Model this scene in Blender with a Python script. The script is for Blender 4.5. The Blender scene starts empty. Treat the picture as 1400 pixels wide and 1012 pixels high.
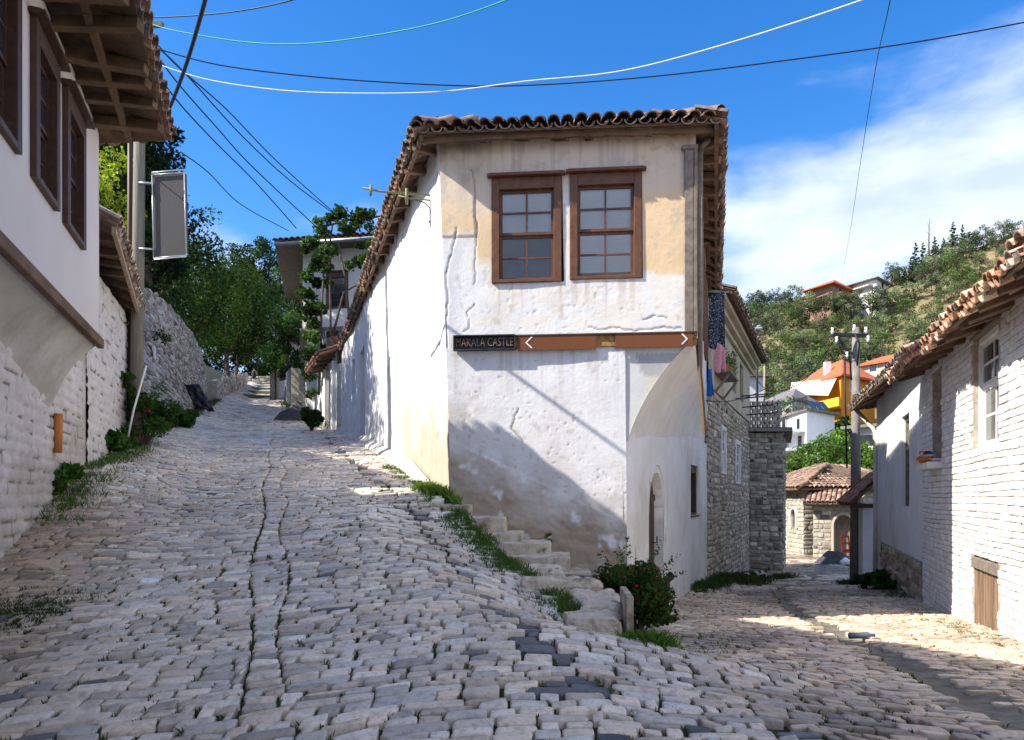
import bpy, math, random
import numpy as np
from mathutils import Vector, Matrix
R = math.radians
rng = np.random.default_rng(7)
random.seed(7)
SC = bpy.context.scene
COL = SC.collection

# ------------------------------------------------------------------ measuring
F = 1000.0
def P(px, py, Y):
    return Vector(((px - 700) / F * Y, Y, 1.6 + (680 - py) / F * Y))
def lerp(a, b, t): return a + (b - a) * t
def sstep(a, b, x):
    t = np.clip((np.asarray(x, float) - a) / (b - a), 0, 1)
    return t * t * (3 - 2 * t)

def _h(ix, iy, iz, seed):
    n = (ix.astype(np.int64) * 374761393 + iy.astype(np.int64) * 668265263 + iz.astype(np.int64) * 2147483647 + seed * 974711) & 0xffffffff
    n = ((n ^ (n >> 13)) * 1274126177) & 0xffffffff
    n = (n ^ (n >> 16)) & 0xffffff
    return n / float(0xffffff)
def vn(x, y, z=0.0, seed=0):
    x, y, z = np.broadcast_arrays(np.asarray(x, float), np.asarray(y, float), np.asarray(z, float))
    ix, iy, iz = np.floor(x), np.floor(y), np.floor(z)
    fx, fy, fz = x - ix, y - iy, z - iz
    fx, fy, fz = [t * t * (3 - 2 * t) for t in (fx, fy, fz)]
    r = 0
    for a in (0, 1):
        for b in (0, 1):
            for c in (0, 1):
                w = (fx if a else 1 - fx) * (fy if b else 1 - fy) * (fz if c else 1 - fz)
                r = r + w * _h(ix + a, iy + b, iz + c, seed)
    return r
def fbm(x, y, z=0.0, o=4, seed=0):
    s = 0; a = .5; t = 0
    for i in range(o):
        s = s + a * vn(np.asarray(x) * 2 ** i, np.asarray(y) * 2 ** i, np.asarray(z) * 2 ** i, seed + i * 17); t += a; a *= .5
    return s / t

# ------------------------------------------------------------------ objects
W = {}
def tag(o, label, cat, group=None):
    o['label'] = label; o['category'] = cat
    if group: o['group'] = group
    return o
def thing(name, label, cat, loc=(0, 0, 0), rz=0, group=None):
    o = bpy.data.objects.new(name, None); COL.objects.link(o)
    o.empty_display_size = .2
    o.location = loc; o.rotation_euler = (0, 0, rz)
    W[o.name] = Vector(loc)
    return tag(o, label, cat, group)

class MB:
    def __init__(s): s.v = []; s.f = []; s.c = []; s.m = []; s.n = 0; s.has = False
    def add(s, v, f, col=None, mi=0):
        v = [tuple(p) for p in v]
        s.v += v
        s.f += [tuple(i + s.n for i in q) for q in f]
        s.m += [mi] * len(f)
        if col is None: s.c += [(1, 1, 1)] * len(v)
        elif len(np.shape(col)) == 1: s.c += [tuple(col)] * len(v); s.has = True
        else: s.c += [tuple(x) for x in col]; s.has = True
        s.n += len(v)
    def obox(s, o, a, b, c, col=None, mi=0):
        o, a, b, c = map(Vector, (o, a, b, c))
        p = [o, o + a, o + a + b, o + b, o + c, o + a + c, o + a + b + c, o + b + c]
        f = [(0, 3, 2, 1), (4, 5, 6, 7), (0, 1, 5, 4), (1, 2, 6, 5), (2, 3, 7, 6), (3, 0, 4, 7)]
        s.add(p, f, col, mi)
    def box(s, x0, x1, y0, y1, z0, z1, col=None, mi=0):
        s.obox((x0, y0, z0), (x1 - x0, 0, 0), (0, y1 - y0, 0), (0, 0, z1 - z0), col, mi)
    def bar(s, a, b, w, h, col=None, up=(0, 0, 1), mi=0):
        a, b = Vector(a), Vector(b); d = (b - a).normalized()
        x = d.cross(Vector(up))
        if x.length < 1e-4: x = Vector((1, 0, 0))
        x.normalize(); z = x.cross(d).normalized()
        s.obox(a - x * w / 2 - z * h / 2, x * w, b - a, z * h, col, mi)
    def tube(s, pts, r, seg=8, col=None, cap=True, mi=0):
        pts = [Vector(p) for p in pts]; n = len(pts)
        if not hasattr(r, '__len__'): r = [r] * n
        vs = []; fs = []
        px = None
        for i, p in enumerate(pts):
            d = (pts[min(i + 1, n - 1)] - pts[max(i - 1, 0)]).normalized()
            ref = Vector((0, 0, 1)) if abs(d.z) < .9 else Vector((1, 0, 0))
            if px is None: x = d.cross(ref).normalized()
            else:
                x = (px - d * px.dot(d)).normalized()
            px = x; y = d.cross(x)
            for k in range(seg):
                a = 2 * math.pi * k / seg
                vs.append(p + (x * math.cos(a) + y * math.sin(a)) * r[i])
        for i in range(n - 1):
            for k in range(seg):
                k2 = (k + 1) % seg
                fs.append((i * seg + k, i * seg + k2, (i + 1) * seg + k2, (i + 1) * seg + k))
        if cap:
            fs.append(tuple(range(seg - 1, -1, -1))); fs.append(tuple((n - 1) * seg + k for k in range(seg)))
        s.add(vs, fs, col, mi)
    def prism(s, poly, ext, col=None, mi=0):
        n = len(poly); e = Vector(ext)
        v = [Vector(p) for p in poly] + [Vector(p) + e for p in poly]
        f = [tuple(range(n)), tuple(range(2 * n - 1, n - 1, -1))] + [(i, (i + 1) % n, n + (i + 1) % n, n + i) for i in range(n)]
        s.add(v, f, col, mi)
    def grid(s, A, col=None, skip=None, mi=0):
        A = np.asarray(A); n, m = A.shape[:2]
        idx = np.arange(n * m).reshape(n, m)
        q = np.stack([idx[:-1, :-1], idx[1:, :-1], idx[1:, 1:], idx[:-1, 1:]], -1)
        if skip is not None: q = q[~skip]
        s.add(A.reshape(-1, 3).tolist(), q.reshape(-1, 4).tolist(), None if col is None else np.asarray(col).reshape(-1, 3).tolist(), mi)
    def build(s, name, mat, parent=None, smooth=False, loc=None, rz=0, bevel=0, kind=None, local=False):
        me = bpy.data.meshes.new(name)
        base = Vector((0, 0, 0))
        if parent is not None and not local: base = W.get(parent.name, Vector((0, 0, 0)))
        vv = np.array(s.v, dtype=np.float64)
        L = Vector(loc) if loc is not None else None
        if not local:
            sub = L if L is not None else base
            vv = vv - np.array(sub)
        me.from_pydata(vv.tolist(), [], s.f)
        for m in (mat if isinstance(mat, (list, tuple)) else [mat]): me.materials.append(m)
        if any(s.m): me.polygons.foreach_set('material_index', s.m)
        if s.has:
            ca = me.color_attributes.new('Col', 'FLOAT_COLOR', 'POINT')
            c = np.ones((len(s.v), 4), np.float32); c[:, :3] = np.array(s.c, np.float32)
            ca.data.foreach_set('color', c.ravel())
        if smooth: me.polygons.foreach_set('use_smooth', [True] * len(s.f))
        me.update()
        o = bpy.data.objects.new(name, me); COL.objects.link(o)
        if parent is not None: o.parent = parent
        if L is not None:
            o.location = L if local and parent is not None else L - (base if parent is not None else Vector((0, 0, 0)))
            W[o.name] = L
        else: W[o.name] = base
        o.rotation_euler = (0, 0, rz)
        if bevel:
            b = o.modifiers.new('Bevel', 'BEVEL'); b.width = bevel; b.segments = 2; b.limit_method = 'ANGLE'
        if kind: o['kind'] = kind
        return o

# ------------------------------------------------------------------ materials
def mat(name, col, rough=.85, var=.25, vs=3.0, col2=None, c2s=1.5, c2lo=.5, c2hi=.65, bump=.3, bs=25.0, bd=.01, attr=False, spec=.3,
        metal=0, col3=None, c3s=8.0, c3lo=.6, c3hi=.7, stretch=None, coord='Object', bump2=0, bs2=4, emit=None, trans=0, randval=0):
    m = bpy.data.materials.new(name); m.use_nodes = True
    nt = m.node_tree; N = nt.nodes; Lk = nt.links
    b = N['Principled BSDF']
    b.inputs['Roughness'].default_value = rough
    b.inputs['Specular IOR Level'].default_value = spec
    b.inputs['Metallic'].default_value = metal
    tc = N.new('ShaderNodeTexCoord'); src = tc.outputs[coord]
    if stretch:
        mp = N.new('ShaderNodeMapping'); mp.inputs['Scale'].default_value = stretch
        Lk.new(src, mp.inputs['Vector']); src = mp.outputs['Vector']
    def noise(s, d=5, r=.6):
        n = N.new('ShaderNodeTexNoise'); n.inputs['Scale'].default_value = s; n.inputs['Detail'].default_value = d; n.inputs['Roughness'].default_value = r
        Lk.new(src, n.inputs['Vector']); return n.outputs['Fac']
    def mapr(v, a, c, x=0, y=1):
        n = N.new('ShaderNodeMapRange'); n.inputs[1].default_value = a; n.inputs[2].default_value = c; n.inputs[3].default_value = x; n.inputs[4].default_value = y
        Lk.new(v, n.inputs[0]); return n.outputs[0]
    def mix(f, a, c, mode='MIX'):
        n = N.new('ShaderNodeMix'); n.data_type = 'RGBA'; n.blend_type = mode
        if isinstance(f, float): n.inputs[0].default_value = f
        else: Lk.new(f, n.inputs[0])
        for i, x in ((6, a), (7, c)):
            if isinstance(x, (tuple, list)): n.inputs[i].default_value = (*x, 1)
            else: Lk.new(x, n.inputs[i])
        return n.outputs[2]
    c = tuple(col)
    if col2: c = mix(mapr(noise(c2s), c2lo, c2hi), c, col2)
    if col3: c = mix(mapr(noise(c3s, 6), c3lo, c3hi), c, col3)
    if attr:
        a = N.new('ShaderNodeAttribute'); a.attribute_name = 'Col'
        c = mix(1.0, c, a.outputs['Color'], 'MULTIPLY')
    if var:
        v = mapr(noise(vs, 8, .65), .3, .7, 1 - var, 1 + var)
        cb = N.new('ShaderNodeCombineColor')
        for i in range(3): Lk.new(v, cb.inputs[i])
        c = mix(1.0, c, cb.outputs[0], 'MULTIPLY')
    if randval:
        oi = N.new('ShaderNodeObjectInfo')
        hs = N.new('ShaderNodeHueSaturation')
        Lk.new(mapr(oi.outputs['Random'], 0, 1, 1 - randval, 1 + randval), hs.inputs['Value'])
        Lk.new(mapr(oi.outputs['Random'], 0, 1, .5 + randval * .06, .5 - randval * .06), hs.inputs['Hue'])
        if isinstance(c, tuple): hs.inputs['Color'].default_value = (*c, 1)
        else: Lk.new(c, hs.inputs['Color'])
        c = hs.outputs[0]
    if isinstance(c, tuple): b.inputs['Base Color'].default_value = (*c, 1)
    else: Lk.new(c, b.inputs['Base Color'])
    if bump:
        bp = N.new('ShaderNodeBump'); bp.inputs['Strength'].default_value = bump; bp.inputs['Distance'].default_value = bd
        h = noise(bs, 8, .65)
        if bump2:
            mm = N.new('ShaderNodeMath'); mm.operation = 'MULTIPLY_ADD'; mm.inputs[1].default_value = bump2
            Lk.new(noise(bs2, 3), mm.inputs[0]); Lk.new(h, mm.inputs[2]); h = mm.outputs[0]
        Lk.new(h, bp.inputs['Height']); Lk.new(bp.outputs[0], b.inputs['Normal'])
    if emit:
        b.inputs['Emission Color'].default_value = (*emit[0], 1); b.inputs['Emission Strength'].default_value = emit[1]
    if trans:
        t = N.new('ShaderNodeBsdfTranslucent'); ms = N.new('ShaderNodeMixShader'); ms.inputs[0].default_value = trans
        out = N['Material Output']
        if isinstance(c, tuple): t.inputs[0].default_value = (*c, 1)
        else: Lk.new(c, t.inputs[0])
        Lk.new(b.outputs[0], ms.inputs[1]); Lk.new(t.outputs[0], ms.inputs[2]); Lk.new(ms.outputs[0], out.inputs[0])
    return m
def glass_mat():
    m = bpy.data.materials.new('window_glass'); m.use_nodes = True
    nt = m.node_tree; N = nt.nodes; Lk = nt.links
    N.remove(N['Principled BSDF'])
    t = N.new('ShaderNodeBsdfTransparent'); t.inputs[0].default_value = (.93, .95, .96, 1)
    g = N.new('ShaderNodeBsdfGlossy'); g.inputs['Roughness'].default_value = .03
    fr = N.new('ShaderNodeFresnel'); fr.inputs[0].default_value = 1.6
    ms = N.new('ShaderNodeMixShader')
    Lk.new(fr.outputs[0], ms.inputs[0]); Lk.new(t.outputs[0], ms.inputs[1]); Lk.new(g.outputs[0], ms.inputs[2]); Lk.new(ms.outputs[0], N['Material Output'].inputs[0])
    return m
M = dict(
    facade=mat('painted_plaster', (1, 1, 1), attr=True, var=.07, vs=2.5, bump=.35, bs=18, bd=.015, bump2=.6, bs2=3, rough=.9),
    plaster=mat('white_plaster', (.74, .74, .73), var=.1, vs=1.5, bump=.5, bs=12, bd=.02, bump2=1.0, bs2=2.5, col2=(.62, .6, .56), c2s=.8, rough=.9),
    cove=mat('cream_cove_plaster', (.74, .72, .68), var=.08, vs=2, bump=.4, bs=9, bd=.02, col2=(.68, .65, .59), c2s=1.2, rough=.9),
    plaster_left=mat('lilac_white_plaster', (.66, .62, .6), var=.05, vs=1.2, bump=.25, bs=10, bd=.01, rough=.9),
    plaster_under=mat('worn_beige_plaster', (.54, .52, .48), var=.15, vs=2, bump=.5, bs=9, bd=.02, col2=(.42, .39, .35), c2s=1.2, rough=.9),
    paint_stone=mat('whitewashed_stone', (1, 1, 1), attr=True, var=.12, vs=6, bump=.6, bs=30, bd=.012, rough=.9),
    stone=mat('rough_stone', (1, 1, 1), attr=True, var=.3, vs=7, bump=.8, bs=30, bd=.015, rough=.92),
    cobble=mat('worn_cobblestone', (1, 1, 1), attr=True, var=.4, vs=14, bump=.6, bs=45, bd=.006, rough=.47, spec=.45, bump2=.35, bs2=12, col3=(.5, .45, .4), c3s=14, c3lo=.56, c3hi=.7),
    mortar=mat('grey_mortar', (.34, .31, .27), var=.3, vs=8, bump=.8, bs=30, bd=.02),
    whitemortar=mat('whitewashed_mortar', (.42, .36, .3), var=.35, vs=9, bump=.6, bs=30, bd=.01),
    soil=mat('earth_between_stones', (.07, .06, .04), var=.4, vs=6, col2=(.028, .052, .012), c2s=1.1, c2lo=.4, c2hi=.54, bump=.9, bs=40, bd=.02),
    slate=mat('dark_slab', (.1, .105, .115), var=.4, vs=9, bump=.6, bs=30, bd=.01, rough=.5),
    concrete=mat('worn_concrete', (.2, .18, .155), var=.45, vs=7, bump=.9, bs=18, bd=.01, col2=(.13, .115, .1), c2s=2),
    tile=mat('clay_roof_tile', (1, 1, 1), attr=True, var=.45, vs=12, bump=.8, bs=35, bd=.008, col3=(.55, .6, .55), c3s=9, c3lo=.55, c3hi=.7),
    wood_old=mat('weathered_timber', (.16, .1, .062), var=.45, vs=6, bump=.7, bs=20, bd=.01, col2=(.085, .055, .038), c2s=3, stretch=(1, 1, 1)),
    wood_grey=mat('grey_timber', (.2, .17, .14), var=.4, vs=9, bump=.6, bs=25, bd=.006),
    wood_brown=mat('varnished_brown_timber', (.125, .052, .023), var=.35, vs=10, bump=.35, bs=30, bd=.004, rough=.5, spec=.4),
    wood_dark=mat('dark_brown_timber', (.07, .036, .021), var=.3, vs=10, bump=.3, bs=30, bd=.004, rough=.5),
    wood_pale=mat('bleached_planks', (.4, .31, .21), var=.4, vs=7, bump=.7, bs=22, bd=.01, stretch=(6, 6, .6)),
    pole=mat('concrete_pole', (.2, .185, .165), var=.25, vs=5, bump=.4, bs=30, bd=.006),
    pole_wood=mat('timber_pole', (.19, .175, .14), var=.35, vs=4, bump=.6, bs=14, bd=.008, stretch=(8, 8, .5)),
    glass=glass_mat(),
    dark_glass=mat('dark_window_glass', (.025, .032, .04), rough=.06, var=0, bump=0, spec=.8),
    dark=mat('dark_interior', (.02, .02, .02), rough=.9, var=0, bump=0),
    blind=mat('white_blind', (.8, .8, .8), rough=.6, var=.05, bump=0),
    white_paint=mat('white_painted_wood', (.74, .74, .72), rough=.5, var=.1, bump=.2, bs=40, bd=.003),
    brown_sign=mat('brown_sign_paint', (.165, .056, .02), rough=.5, var=.07, vs=3, bump=.05),
    white_sign=mat('white_sign_paint', (.8, .8, .78), rough=.5, var=0, bump=0),
    iron=mat('dark_iron', (.05, .05, .052), rough=.5, var=.3, bump=.2, metal=.6),
    bronze=mat('tarnished_carving', (.19, .13, .085), rough=.5, var=.4, vs=20, bump=.5, bs=60, bd=.004),
    olive_iron=mat('olive_painted_iron', (.2, .21, .1), rough=.5, var=.2, bump=.1),
    steel=mat('galvanised_steel', (.45, .5, .52), rough=.35, var=.15, bump=.05, metal=.5),
    greypanel=mat('blank_grey_panel', (.07, .067, .065), rough=.6, var=.06, vs=20, bump=.05),
    orange=mat('orange_clay', (.55, .2, .05), rough=.7, var=.15, bump=.2),
    rubber=mat('black_cable', (.012, .012, .014), rough=.5, var=0, bump=0),
    green_cable=mat('green_cable', (.02, .36, .25), rough=.5, var=0, bump=0),
    white_cable=mat('white_cable', (.65, .65, .66), rough=.5, var=0, bump=0),
    leaf=mat('green_leaves', (1, 1, 1), attr=True, var=.2, vs=3, bump=0, rough=.75, spec=.12, trans=.35),
    leaf_far=mat('distant_foliage', (1, 1, 1), attr=True, var=.2, vs=.6, bump=0, rough=.85, spec=.1, trans=.2, randval=.25),
    bark=mat('grey_bark', (.1, .08, .06), var=.4, vs=6, bump=.8, bs=14, bd=.03),
    grass=mat('grass_blades', (1, 1, 1), attr=True, var=.25, vs=2, bump=0, rough=.6, trans=.3),
    hill=mat('dry_hill_grass', (.23, .18, .09), var=.4, vs=.12, col2=(.1, .115, .04), c2s=.07, c2lo=.5, c2hi=.62, bump=.6, bs=1.2, bd=.5),
    ochre=mat('orange_house_paint', (.62, .25, .02), var=.08, vs=1, bump=.05),
    awning=mat('cream_awning', (.66, .61, .48), var=.06, bump=.05),
    redroof=mat('red_roof_tiles', (.5, .13, .055), var=.3, vs=4, bump=.8, bs=5, bd=.1),
    greyroof=mat('grey_roof_tiles', (.19, .17, .18), var=.25, vs=4, bump=.6, bs=5, bd=.1),
    solar=mat('solar_collector', (.02, .04, .08), rough=.15, var=0, bump=0),
    brickwork=mat('bare_brick', (.27, .17, .125), var=.2, vs=4, bump=.2),
    gravel=mat('dark_gravel_heap', (.07, .07, .075), var=.5, vs=14, bump=1, bs=22, bd=.05),
    tarp=mat('black_plastic', (.02, .021, .026), rough=.35, var=.2, bump=.4, bs=8, bd=.03),
    skin=mat('skin_tone', (.5, .3, .22), rough=.6, var=0, bump=0),
    black_cloth=mat('black_cloth', (.015, .015, .018), var=.1, bump=.1),
    pale_cloth=mat('pale_blue_cloth', (.45, .52, .6), var=.1, bump=.1),
    hair=mat('dark_hair', (.02, .015, .012), var=.1, bump=.1),
    pattern_cloth=mat('blue_patterned_cloth', (.015, .02, .04), var=0, bump=.2, bs=9, col3=(.3, .36, .45), c3s=38, c3lo=.55, c3hi=.6, rough=.8),
    pink_cloth=mat('pink_cloth', (.62, .3, .36), var=.2, vs=10, bump=.2, bs=9),
    blue_cloth=mat('blue_cloth', (.02, .11, .4), var=.1, bump=.2, bs=9),
    bottle=mat('blue_plastic', (.09, .13, .17), rough=.12, var=.05, bump=.05, spec=.6),
    cat_ow=mat('orange_and_white_fur', (.7, .65, .58), var=.1, vs=30, bump=.4, bs=90, bd=.004, col3=(.45, .15, .035), c3s=7, c3lo=.5, c3hi=.53),
    cat_tab=mat('calico_fur', (.6, .58, .55), var=.1, vs=30, bump=.4, bs=90, bd=.004, col2=(.08, .04, .025), c2s=6, c2lo=.42, c2hi=.45),
    cat_dark=mat('dark_brown_fur', (.03, .018, .014), var=.2, vs=30, bump=.4, bs=90, bd=.004),
    red_paint=mat('dark_red_paint', (.16, .012, .01), rough=.5, var=.1, bump=0),
    hatch=mat('weathered_hatch_planks', (.26, .17, .11), var=.5, vs=5, bump=.8, bs=20, bd=.01, stretch=(9, 9, .5), col2=(.1, .075, .06), c2s=2),
    orange_wood=mat('honey_wood', (.6, .28, .06), rough=.6, var=.15, vs=8, bump=.2),
    yellow_plaster=mat('ochre_weathered_plaster', (.52, .46, .34), var=.15, vs=2, bump=.4, bs=12, bd=.01, col2=(.42, .36, .26), c2s=1),
)
# ------------------------------------------------------------------ terrain
_YL = [-12, 2, 3.5, 9.5, 13.3, 23, 60, 92, 120, 200, 900]
_ZL = [-.3, .12, .38, 1.65, 2.3, 3.7, 10.2, 15.9, 18.5, 25, 60]
_YR = [-12, 2, 3.5, 7, 12.4, 16.5, 20, 25, 36, 60, 150, 900]
_ZR = [.3, .38, .36, .2, -.2, -.4, -.82, -1.2, -1.27, -1.5, 0, 0]
def zL(Y): return np.interp(Y, _YL, _ZL)
def zR(Y): return np.interp(Y, _YR, _ZR)
def wall_left_x(Y):      # foot of the buildings along the left side of the rising street
    Y = np.asarray(Y, float)
    return np.where(Y < 15, -2.23 - .355 * Y, -7.7 - .33 * (Y - 15))
def house_left_x(Y): return -.79 - .338 * (np.asarray(Y, float) - 9.5)
def house_right_x(Y):
    Y = np.asarray(Y, float)
    return np.where(Y < 16.5, 1.47 + .406 * (Y - 9.28), 4.4 + .435 * (Y - 16.5))
def brick_x(Y): return 2.2 + .384 * np.asarray(Y, float)
def XB(Y): return .88 - .44 * (np.asarray(Y, float) - 5.7)
def H(X, Y):
    X = np.asarray(X, float); Y = np.asarray(Y, float)
    zl = zL(Y) + .28 * sstep(1.8, .1, X - wall_left_x(Y)) * sstep(5, 10, Y)
    zr = zR(Y)
    we = np.interp(Y, [5.0, 5.7, 6.4, 9.5], [.3, .38, .6, 1.0])
    xb = XB(Y)
    left = we + (1 - we) * sstep(0, 1.5, xb - X)
    wmid = left * sstep(.10, 0, X - xb)
    # near the camera: smooth blend
    t = np.clip((Y - 4.2) / 1.2, 0, 1)
    wnear = sstep(1.5, -1.5, X - (.9 + .1 * Y) * 1.0 + .2)
    k = sstep(5.1, 5.75, Y)
    w = wnear * (1 - k) + wmid * k
    # under and behind the corner house
    xl, xr = house_left_x(Y), house_right_x(Y)
    wfar = 1 - sstep(.35, .9, X - xl)
    wide = 1 - sstep(0, 1, (X - xl) / np.maximum(xr - xl, 1))
    wfar = np.where(Y > 23, wide, wfar)
    w = np.where(Y > 9.5, wfar, w)
    z = zr + (zl - zr) * w
    # bank along the right wall foot
    z = z + .12 * sstep(1.0, 0, np.abs(X - house_right_x(Y) - .2)) * sstep(12, 15, Y) * sstep(26, 23, Y)
    z = z + .05 * (fbm(X * .7, Y * .7, 0, 3, 5) - .5) * sstep(40, 25, Y)
    return z
def Hf(x, y): return float(H(x, y))

def axis(parts):
    out = []
    for a, b, n in parts: out += list(np.linspace(a, b, n, endpoint=False))
    return np.array(out + [parts[-1][1]])
xs = axis([(-700, -60, 10), (-60, -16, 14), (-16, 16, 260), (16, 60, 20), (60, 700, 12)])
ys = axis([(-14, 2, 16), (2, 12, 110), (12, 30, 110), (30, 100, 60), (100, 900, 16)])
GX, GY = np.meshgrid(xs, ys, indexing='ij')
GZ = H(GX, GY) - .045 + .02 * (fbm(GX * 5, GY * 5, 0, 3, 9) - .5) * (GY < 30)
g = MB(); g.grid(np.stack([GX, GY, GZ], -1))
g.build('ground', M['soil'], smooth=True, kind='structure')

# ------------------------------------------------------------------ stones
def stones(mb, Q, h, mapf, seg=12, bevel=.02, inset=.8, skirt=.06, tilt=.0, cols=None, jit=.05, p=5.0):
    Q = np.asarray(Q, float); n = len(Q)
    if n == 0: return
    c8 = [(1, -.78), (1, .78), (.82, 1), (-.82, 1), (-1, .78), (-1, -.78), (-.82, -1), (.82, -1)]
    if seg == 12: c8 = [(1, -.78), (1.02, 0), (1, .78), (.84, 1), (0, 1.03), (-.84, 1), (-1, .78), (-1.02, 0), (-1, -.78), (-.84, -1), (0, -1.03), (.84, -1)]
    bx, by = np.array(c8).T
    J = 1 + rng.normal(0, jit, (n, seg))
    J = np.minimum(J, 1.03)
    h = np.broadcast_to(np.asarray(h, float), (n,))
    tx = rng.normal(0, tilt, n)[:, None]; ty = rng.normal(0, tilt, n)[:, None]
    def ring(sc, w):
        cx = bx[None] * J * sc; cy = by[None] * J * sc
        s = (cx + 1) / 2; t = (cy + 1) / 2
        u = (1 - s) * (1 - t) * Q[:, 0, 0:1] + s * (1 - t) * Q[:, 1, 0:1] + s * t * Q[:, 2, 0:1] + (1 - s) * t * Q[:, 3, 0:1]
        v = (1 - s) * (1 - t) * Q[:, 0, 1:2] + s * (1 - t) * Q[:, 1, 1:2] + s * t * Q[:, 2, 1:2] + (1 - s) * t * Q[:, 3, 1:2]
        return u, v, w + (tx * cx + ty * cy)
    hh = h[:, None]
    rings = []
    if skirt: rings.append(ring(1.0, hh * 0 - skirt))
    rings.append(ring(1.0, hh - bevel)); rings.append(ring((1 + inset) / 2 + .02, hh - bevel * .25)); rings.append(ring(inset * .93, hh + rng.normal(0, bevel * .12, (n, seg))))
    U = np.concatenate([r[0] for r in rings] + [Q[:, :, 0].mean(1)[:, None]], 1)
    V = np.concatenate([r[1] for r in rings] + [Q[:, :, 1].mean(1)[:, None]], 1)
    Wd = np.concatenate([np.broadcast_to(r[2], (n, seg)) for r in rings] + [hh + bevel * .05], 1)
    X = mapf(U, V, Wd)            # (n,k,3)
    k = U.shape[1]; nr = len(rings)
    fs = []
    for r in range(nr - 1):
        for i in range(seg):
            i2 = (i + 1) % seg
            fs.append((r * seg + i, r * seg + i2, (r + 1) * seg + i2, (r + 1) * seg + i))
    tri = [((nr - 1) * seg + i, (nr - 1) * seg + (i + 1) % seg, k - 1) for i in range(seg)]
    base = (np.arange(n) * k)[:, None, None] + mb.n
    quads = (base + np.array(fs)[None]).reshape(-1, 4)
    tris = (base + np.array(tri)[None]).reshape(-1, 3)
    mb.v += X.reshape(-1, 3).tolist()
    mb.f += quads.tolist() + tris.tolist(); mb.m += [0] * (len(quads) + len(tris))
    if cols is None: cols = np.ones((n, 3)); 
    else: mb.has = True
    mb.c += np.repeat(cols, k, 0).tolist()
    mb.n += n * k

def gX(X):    # bend of the cobble rows between the two streets
    return np.interp(X, [-16, -.6, .5, 1.6, 2.6, 14], [-4.9, -.28, -.08, -.12, -.35, -4.0])
spine = lambda Y: -1.26 - .315 * (Y - 3.6)
gut_pts = np.array([(3.9, .62), (4.6, .27), (5.4, -.05), (6.1, -.32), (7.2, -.72), (8.7, -1.22), (10.5, -1.95), (13, -2.9), (17, -4.2), (22, -5.75)])
gutterL = lambda Y: np.interp(Y, gut_pts[:, 0], gut_pts[:, 1])
gr_pts = np.array([(2.5, 2.55), (4.06, 2.84), (5, 3.0), (7.1, 3.4), (8.6, 3.7), (10.3, 4.05), (12.6, 4.7), (15.5, 5.65), (20, 7.7), (27, 11.3), (36, 15.6)])
gutterR = lambda Y: np.interp(Y, gr_pts[:, 0], gr_pts[:, 1])
def cobble_rows():
    near, mid, far = [], [], []
    r = 2.0
    k = 0
    th0 = .077
    while r < 100:
        th = th0 * (1 if r < 10 else 1 + (r - 10) * .06) * rng.uniform(.78, 1.28)
        r2 = r + th
        xl = float(wall_left_x(r)) - 1.5; xr = float(brick_x(max(r, 4))) + 1.2 if r < 42 else 0
        x = xl + rng.uniform(0, .2)
        while x < xr:
            w = rng.uniform(.09, .25) if rng.random() < .82 else rng.uniform(.22, .36)
            if x > 1.5: w *= .85
            w *= (1 if r < 14 else 1 + (r - 14) * .03)
            ym = r + gX(x)
            # spine joint
            for sp in (spine(ym) - .13 + .04 * math.sin(ym * 1.7), spine(ym) + .12 + .05 * math.sin(ym * 2.3)):
                if x < sp - .04 < x + w: w = sp - x; break
            x1 = x + w
            xc = (x + x1) / 2; yc = r + th / 2 + float(gX(xc))
            ok = xc > float(wall_left_x(yc)) - .1 and (xc < float(brick_x(yc)) + .1 if yc > 3 else True)
            if yc > 9.2 and ok:
                if float(house_left_x(yc)) - .02 < xc < float(house_right_x(yc)) + .02: ok = False
            if 9.5 > yc > 5.75 and ok:
                d = xc - float(XB(yc))
                if -.2 < d < .35: ok = False
                if d > 0 and yc > 7.9 and xc < 1.55: ok = False
            if yc > 2.3 and abs(xc - float(gutterR(yc))) < .17 and yc < 37: ok = False
            if yc > 38 and xc > 0: ok = False
            if yc > 45 and xc > float(wall_left_x(yc)) + 5: ok = False
            if ok and rng.random() > .012 * (3 if xc > 1.2 else 1):
                seam = any(abs(e_ - s_) < .02 for e_ in (x, x1) for s_ in (spine(ym) - .13 + .04 * math.sin(ym * 1.7),)) and yc < 30
                gp = rng.uniform(.004, .012) if rng.random() < .74 else rng.uniform(.013, .03); gy = rng.uniform(.003, .009)
                if seam: gp = max(gp, .016)
                q = (x, x1, r, r2, k, gp, gy)
                gl = abs(xc - float(gutterL(yc)) - .03) < .085 and 4.0 < yc < 22
                if yc < 15 and rng.random() < .6: tufts.append((x1, r + th * rng.uniform(.1, .9), gp + .004))
                (near if yc < 10 else mid if yc < 26 else far).append((q, xc, yc, gl))
            x = x1
        r = r2; k += 1
    return near, mid, far
def RB(u, kk, rr): return rr + .06 * (vn(u * 1.1, kk * .35, 0, 3) - .5) + .018 * (vn(u * 5, kk * 1.7, 0, 4) - .5)
def mapg(u, v, w):
    X = u; Y = v + gX(u)
    return np.stack([X, Y, H(X, Y) + w], -1)
tufts = []
cob = MB()
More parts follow.
